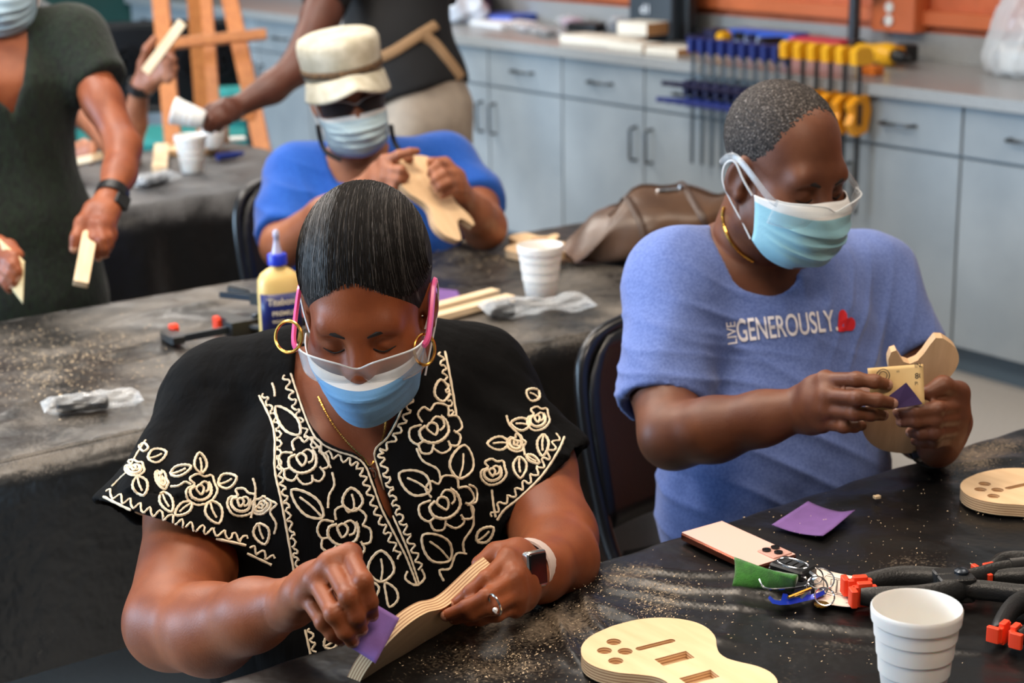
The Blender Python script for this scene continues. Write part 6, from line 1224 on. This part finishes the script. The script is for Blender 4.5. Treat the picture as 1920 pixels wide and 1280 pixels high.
def lclamp(u, v, turn, z, label, m_):
    r = empty('lying_clamp', rotz(RANG+turn, cz(u, v)+np.array([0, 0, z])), label, 'clamp', 'clamps piled on the worktop')
    MB().box((0, 0, .014), (.42, .008, .016), bev=.002).build('bar', M_blk, r); MB().box((-.19, .03, .015), (.03, .09, .03), bev=.006).build('fixed_jaw', m_, r); g = MB(); g.box((.03, .025, .016), (.06, .10, .032), bev=.006); g.tube([(.05, -.01, .016), (.12, -.05, .016)], .013, 8); g.build('grip', m_, r)
lclamp(1330, 78, 1.35, 0, 'navy clamp lying furthest from the wall in the pile', M_navy); lclamp(1365, 70, 1.55, .03, 'navy clamp lying across the pile by the blue box', M_navy); lclamp(1465, 92, 1.6, .0, 'black clamp lying before the red case', M_blk); lclamp(1420, 88, 1.2, .03, 'black clamp on top of the pile by the red case', M_blk)
for (u, v, l) in ((1357, 90, 'yellow round knob end nearest the blue clamps'), (1393, 82, 'yellow round knob end by the blue and white box')): tag(link('yellow_knob', MB().lathe([(0, -.025), (.018, -.025), (.02, -.018), (.02, .018), (.018, .025), (0, .025)], 18, Matrix.Translation((0, 0, .045)) @ Matrix.Rotation(math.pi/2, 4, 'Y')).mesh('yellow_knob', M_yel), M=rotz(RANG, cz(u, v))), l, 'knob')
b_ = cbox(1440, 62, (.09, .34, .07), mat('blue carton', (44, 92, 196), .35), 'carton', 'blue and white carton by the orange wall', 'box', .05); MB().box((-.0455, .03, .035), (.002, .20, .03)).build('white_panel', mat('pale panel', (190, 206, 240), .4), b_)
cbox(1545, 82, (.12, .26, .06), mat('red case', (204, 52, 70), .4), 'red_case', 'red plastic case beside the tool stand', 'case', .0, .015)
# tool stand with dark column, base and cable to the outlet
ts = empty('tool_stand', rotz(RANG, cz(1600, 88)), 'dark metal column stand with rusty base before the outlet', 'tool stand'); M_iron = mat('dark brown iron', (52, 34, 28), .45, metal=.5)
MB().tube([(0, 0, .0), (0, 0, .62)], .022, 14).build('column', mat('grey steel column', (84, 84, 88), .3, metal=.8), ts); MB().box((.03, -.03, .02), (.16, .22, .04), bev=.012).build('base', mat('rust red base', (122, 48, 22), .5), ts); MB().box((.03, -.03, .33), (.10, .13, .22), bev=.03).build('motor_head', M_iron, ts)
MB().tube(smoothpoly([np.array((.06, -.08, .12)), np.array((.10, -.12, .30)), np.array((.18, -.16, .26)), np.array((.22, -.20, .16)), np.array((.25, -.215, .138))], 6, False), .005, 8).build('power_cable', M_blk, ts)
# yellow drill
dr = empty('power_drill', rotz(RANG+1.35, cz(1642, 122)), 'yellow power drill with black chuck on the worktop', 'power drill')
MB().lathe([(0, -.11), (.024, -.108), (.028, -.09), (.028, -.02), (.034, .01), (.040, .05), (.040, .085), (.028, .105), (0, .11)], 24, Matrix.Translation((0, 0, .042)) @ Matrix.Rotation(-math.pi/2, 4, 'Y')).build('housing', M_yel, dr); MB().lathe([(0, 0), (.02, 0), (.024, .01), (.024, .04), (.012, .06), (.004, .062), (.004, .10), (0, .10)], 18, Matrix.Translation((-.105, 0, .042)) @ Matrix.Rotation(-math.pi/2, 4, 'Y')).build('chuck', M_blk, dr)
g = MB(); g.box((.01, -.075, .035), (.04, .12, .045), bev=.012); g.build('handle', M_och, dr); MB().box((.01, -.14, .034), (.075, .05, .06), bev=.012).build('battery', M_blk, dr); MB().lathe([(0, 0), (.039, 0), (.034, .03), (.012, .045), (0, .046)], 20, Matrix.Translation((.10, 0, .042)) @ Matrix.Rotation(math.pi/2, 4, 'Y')).build('rear_cap', M_blk, dr)
cbox(1632, 140, (.05, .08, .03), mat('orange pad block', (214, 110, 16), .5), 'clamp_pad', 'orange pad block behind the last yellow clamp', 'block')
# clear bag at the right end
F = Field((-.2, -.25, 0), (.2, .25, .5), .012); F.loft([((0, 0, .06), .16, .10), ((.02, 0, .18), .12, .08), ((.03, -.02, .30), .05, .045), ((.03, -.03, .42), .07, .05)], (0, 1, 0), .04); F.plane((0, 0, .004), (0, 0, -1), .004); v, q = F.mesh(); v = v+vnormals(v, q)*(.022*folds(v, (.3, 1, .2), 40, 2)+.012*wob(v, 22, 4))[:, None]; v[:, 2] = np.maximum(v[:, 2], .001)
cbag = empty('clear_bag', rotz(RANG, cz(1925, 135)), 'tied clear plastic bag on the worktop at the right picture edge', 'plastic bag'); link('film', qmesh('film', v, q, clearmat('milky film', (.9, .92, .94), .28, .15)), cbag); MB().box((.0, .0, .05), (.12, .16, .08), bev=.03).build('contents', M_out, cbag); MB().tube([(.03+.05*math.cos(t*.5), -.022+.045*math.sin(t*.5), .30) for t in range(13)], .004, 6).build('tie', M_out, cbag)
# ================================================================== easel
M_eas = mat('honey pine', (196, 120, 58), .45, col2=(178, 102, 46), vscale=6, stretch=(8, 8, 1)); es = empty('easel', px(400, 560, 6.7)*np.array([1, 1, 0]), 'honey-coloured wooden easel behind the back table', 'easel')
def beam(p, q, w, t, name): d = np.asarray(q)-np.asarray(p); L = np.linalg.norm(d); MB().box((L/2, 0, 0), (L, w, t), bev=.004).build(name, M_eas, es, True, M=frame(x=d, z=-Fv, o=p))
def tofloor(p, q): t = (p[2])/(p[2]-q[2]); return p+(q-p)*t
for (a_, b_) in (((296, -60, 6.60), (325, 265, 6.50)), ((418, -60, 6.70), (490, 270, 6.55)), ((362, -60, 6.85), (384, 250, 7.2))): p, q = px(*a_), px(*b_); beam(p, tofloor(p, q)*np.array([1, 1, 1])+np.array([0, 0, .01]), .062, .03, 'leg')
beam(px(383, -60, 6.66), px(405, 255, 6.56), .045, .024, 'mast'); beam(px(300, 84, 6.46), px(500, 64, 6.50), .035, .05, 'tray'); beam(px(318, 210, 6.50), px(478, 215, 6.56), .04, .02, 'crossbar')
# ================================================================== wrought iron bench with teal cushion
M_irn = mat('black wrought iron', (20, 22, 26), .35, metal=.5); M_tealc = mat('teal cushion', (30, 126, 124), .8, var=.1, vscale=20); c0 = px(300, 150, 7.6); bn = empty('garden_bench', rotz(.18, (c0[0], c0[1], 0)), 'black wrought iron bench with teal cushions behind the easel', 'bench'); hb = .36
for s in (-1, 1):
    MB().tube([(s*hb, .0, 0), (s*hb, 0, .5), (s*hb, .06, .98)], .016, 8).build('leg', M_irn, bn); MB().tube([(s*hb, -.48, 0), (s*hb, -.46, .62), (s*hb, -.2, .66), (s*hb, .02, .64)], .016, 8).build('armrest', M_irn, bn)
bk_ = MB()
for z in (.60, .96): bk_.tube([(-hb, .02+(z-.5)*.1, z), (hb, .02+(z-.5)*.1, z)], .018, 8)
bk_.box((0, .055, .78), (2*hb, .012, .34), bev=.004); bk_.build('back_frame', M_irn, bn)
for i in range(5):
    x = -.28+.14*i; sp_ = [(x+.055*(1-t/26)*math.cos(t*.55), .036, .79+.09*(1-t/26)*math.sin(t*.55)) for t in range(24)]; MB().tube(sp_, .009, 6).build('scroll', M_irn, bn)
MB().box((0, -.23, .42), (2*hb, .48, .03), bev=.01).build('seat', M_irn, bn); MB().box((0, -.24, .485), (2*hb+.06, .46, .10), bev=.045).build('cushion', M_tealc, bn); MB().box((hb-.05, -.12, .60), (.20, .14, .20), bev=.06).build('pillow', M_tealc, bn)
# ================================================================== small things by the reaching hand on the back table
tag(link('foam_cup', CUP, M=Matrix.Translation(V3(px(383, 225, 4.80))) @ Matrix.Rotation(-1.25, 4, 'Y') @ Matrix.Scale(.8, 4)), 'white foam cup held tilted in the reaching hand over the back table', 'cup', 'white foam cups')
jr = empty('glass_jar', onz(412, 268, .763), 'amber jar with white lid under the reaching hand', 'jar'); MB().lathe([(0, 0), (.03, 0), (.032, .004), (.032, .05), (.026, .058)], 20).build('jar', mat('amber glass', (186, 120, 50), .2), jr); MB().lathe([(.028, .056), (.029, .058), (.029, .07), (0, .071)], 20).build('lid', M_foam, jr)
tag(MB().box((0, 0, .004), (.07, .045, .008), bev=.01).build('paper_napkin', M_foam, M=rotz(.3, onz(440, 262, .746))), 'small white folded napkin right of the amber jar', 'napkin'); tag(MB().tube([(0, 0, .012), (.06, .01, .012), (.09, .012, .014)], [.012, .011, .006], 10).build('blue_marker', M_bclamp, M=rotz(.5, onz(408, 302, .745))), 'short blue marker in front of the cup on the back table', 'marker')
# ================================================================== turn the whole place so that its walls follow the axes
R_ = Matrix.Rotation(-RANG, 4, 'Z')
for o in bpy.data.objects:
    if o.parent is None: o.matrix_world = R_ @ o.matrix_basis
    if 'M' in o: del o['M']
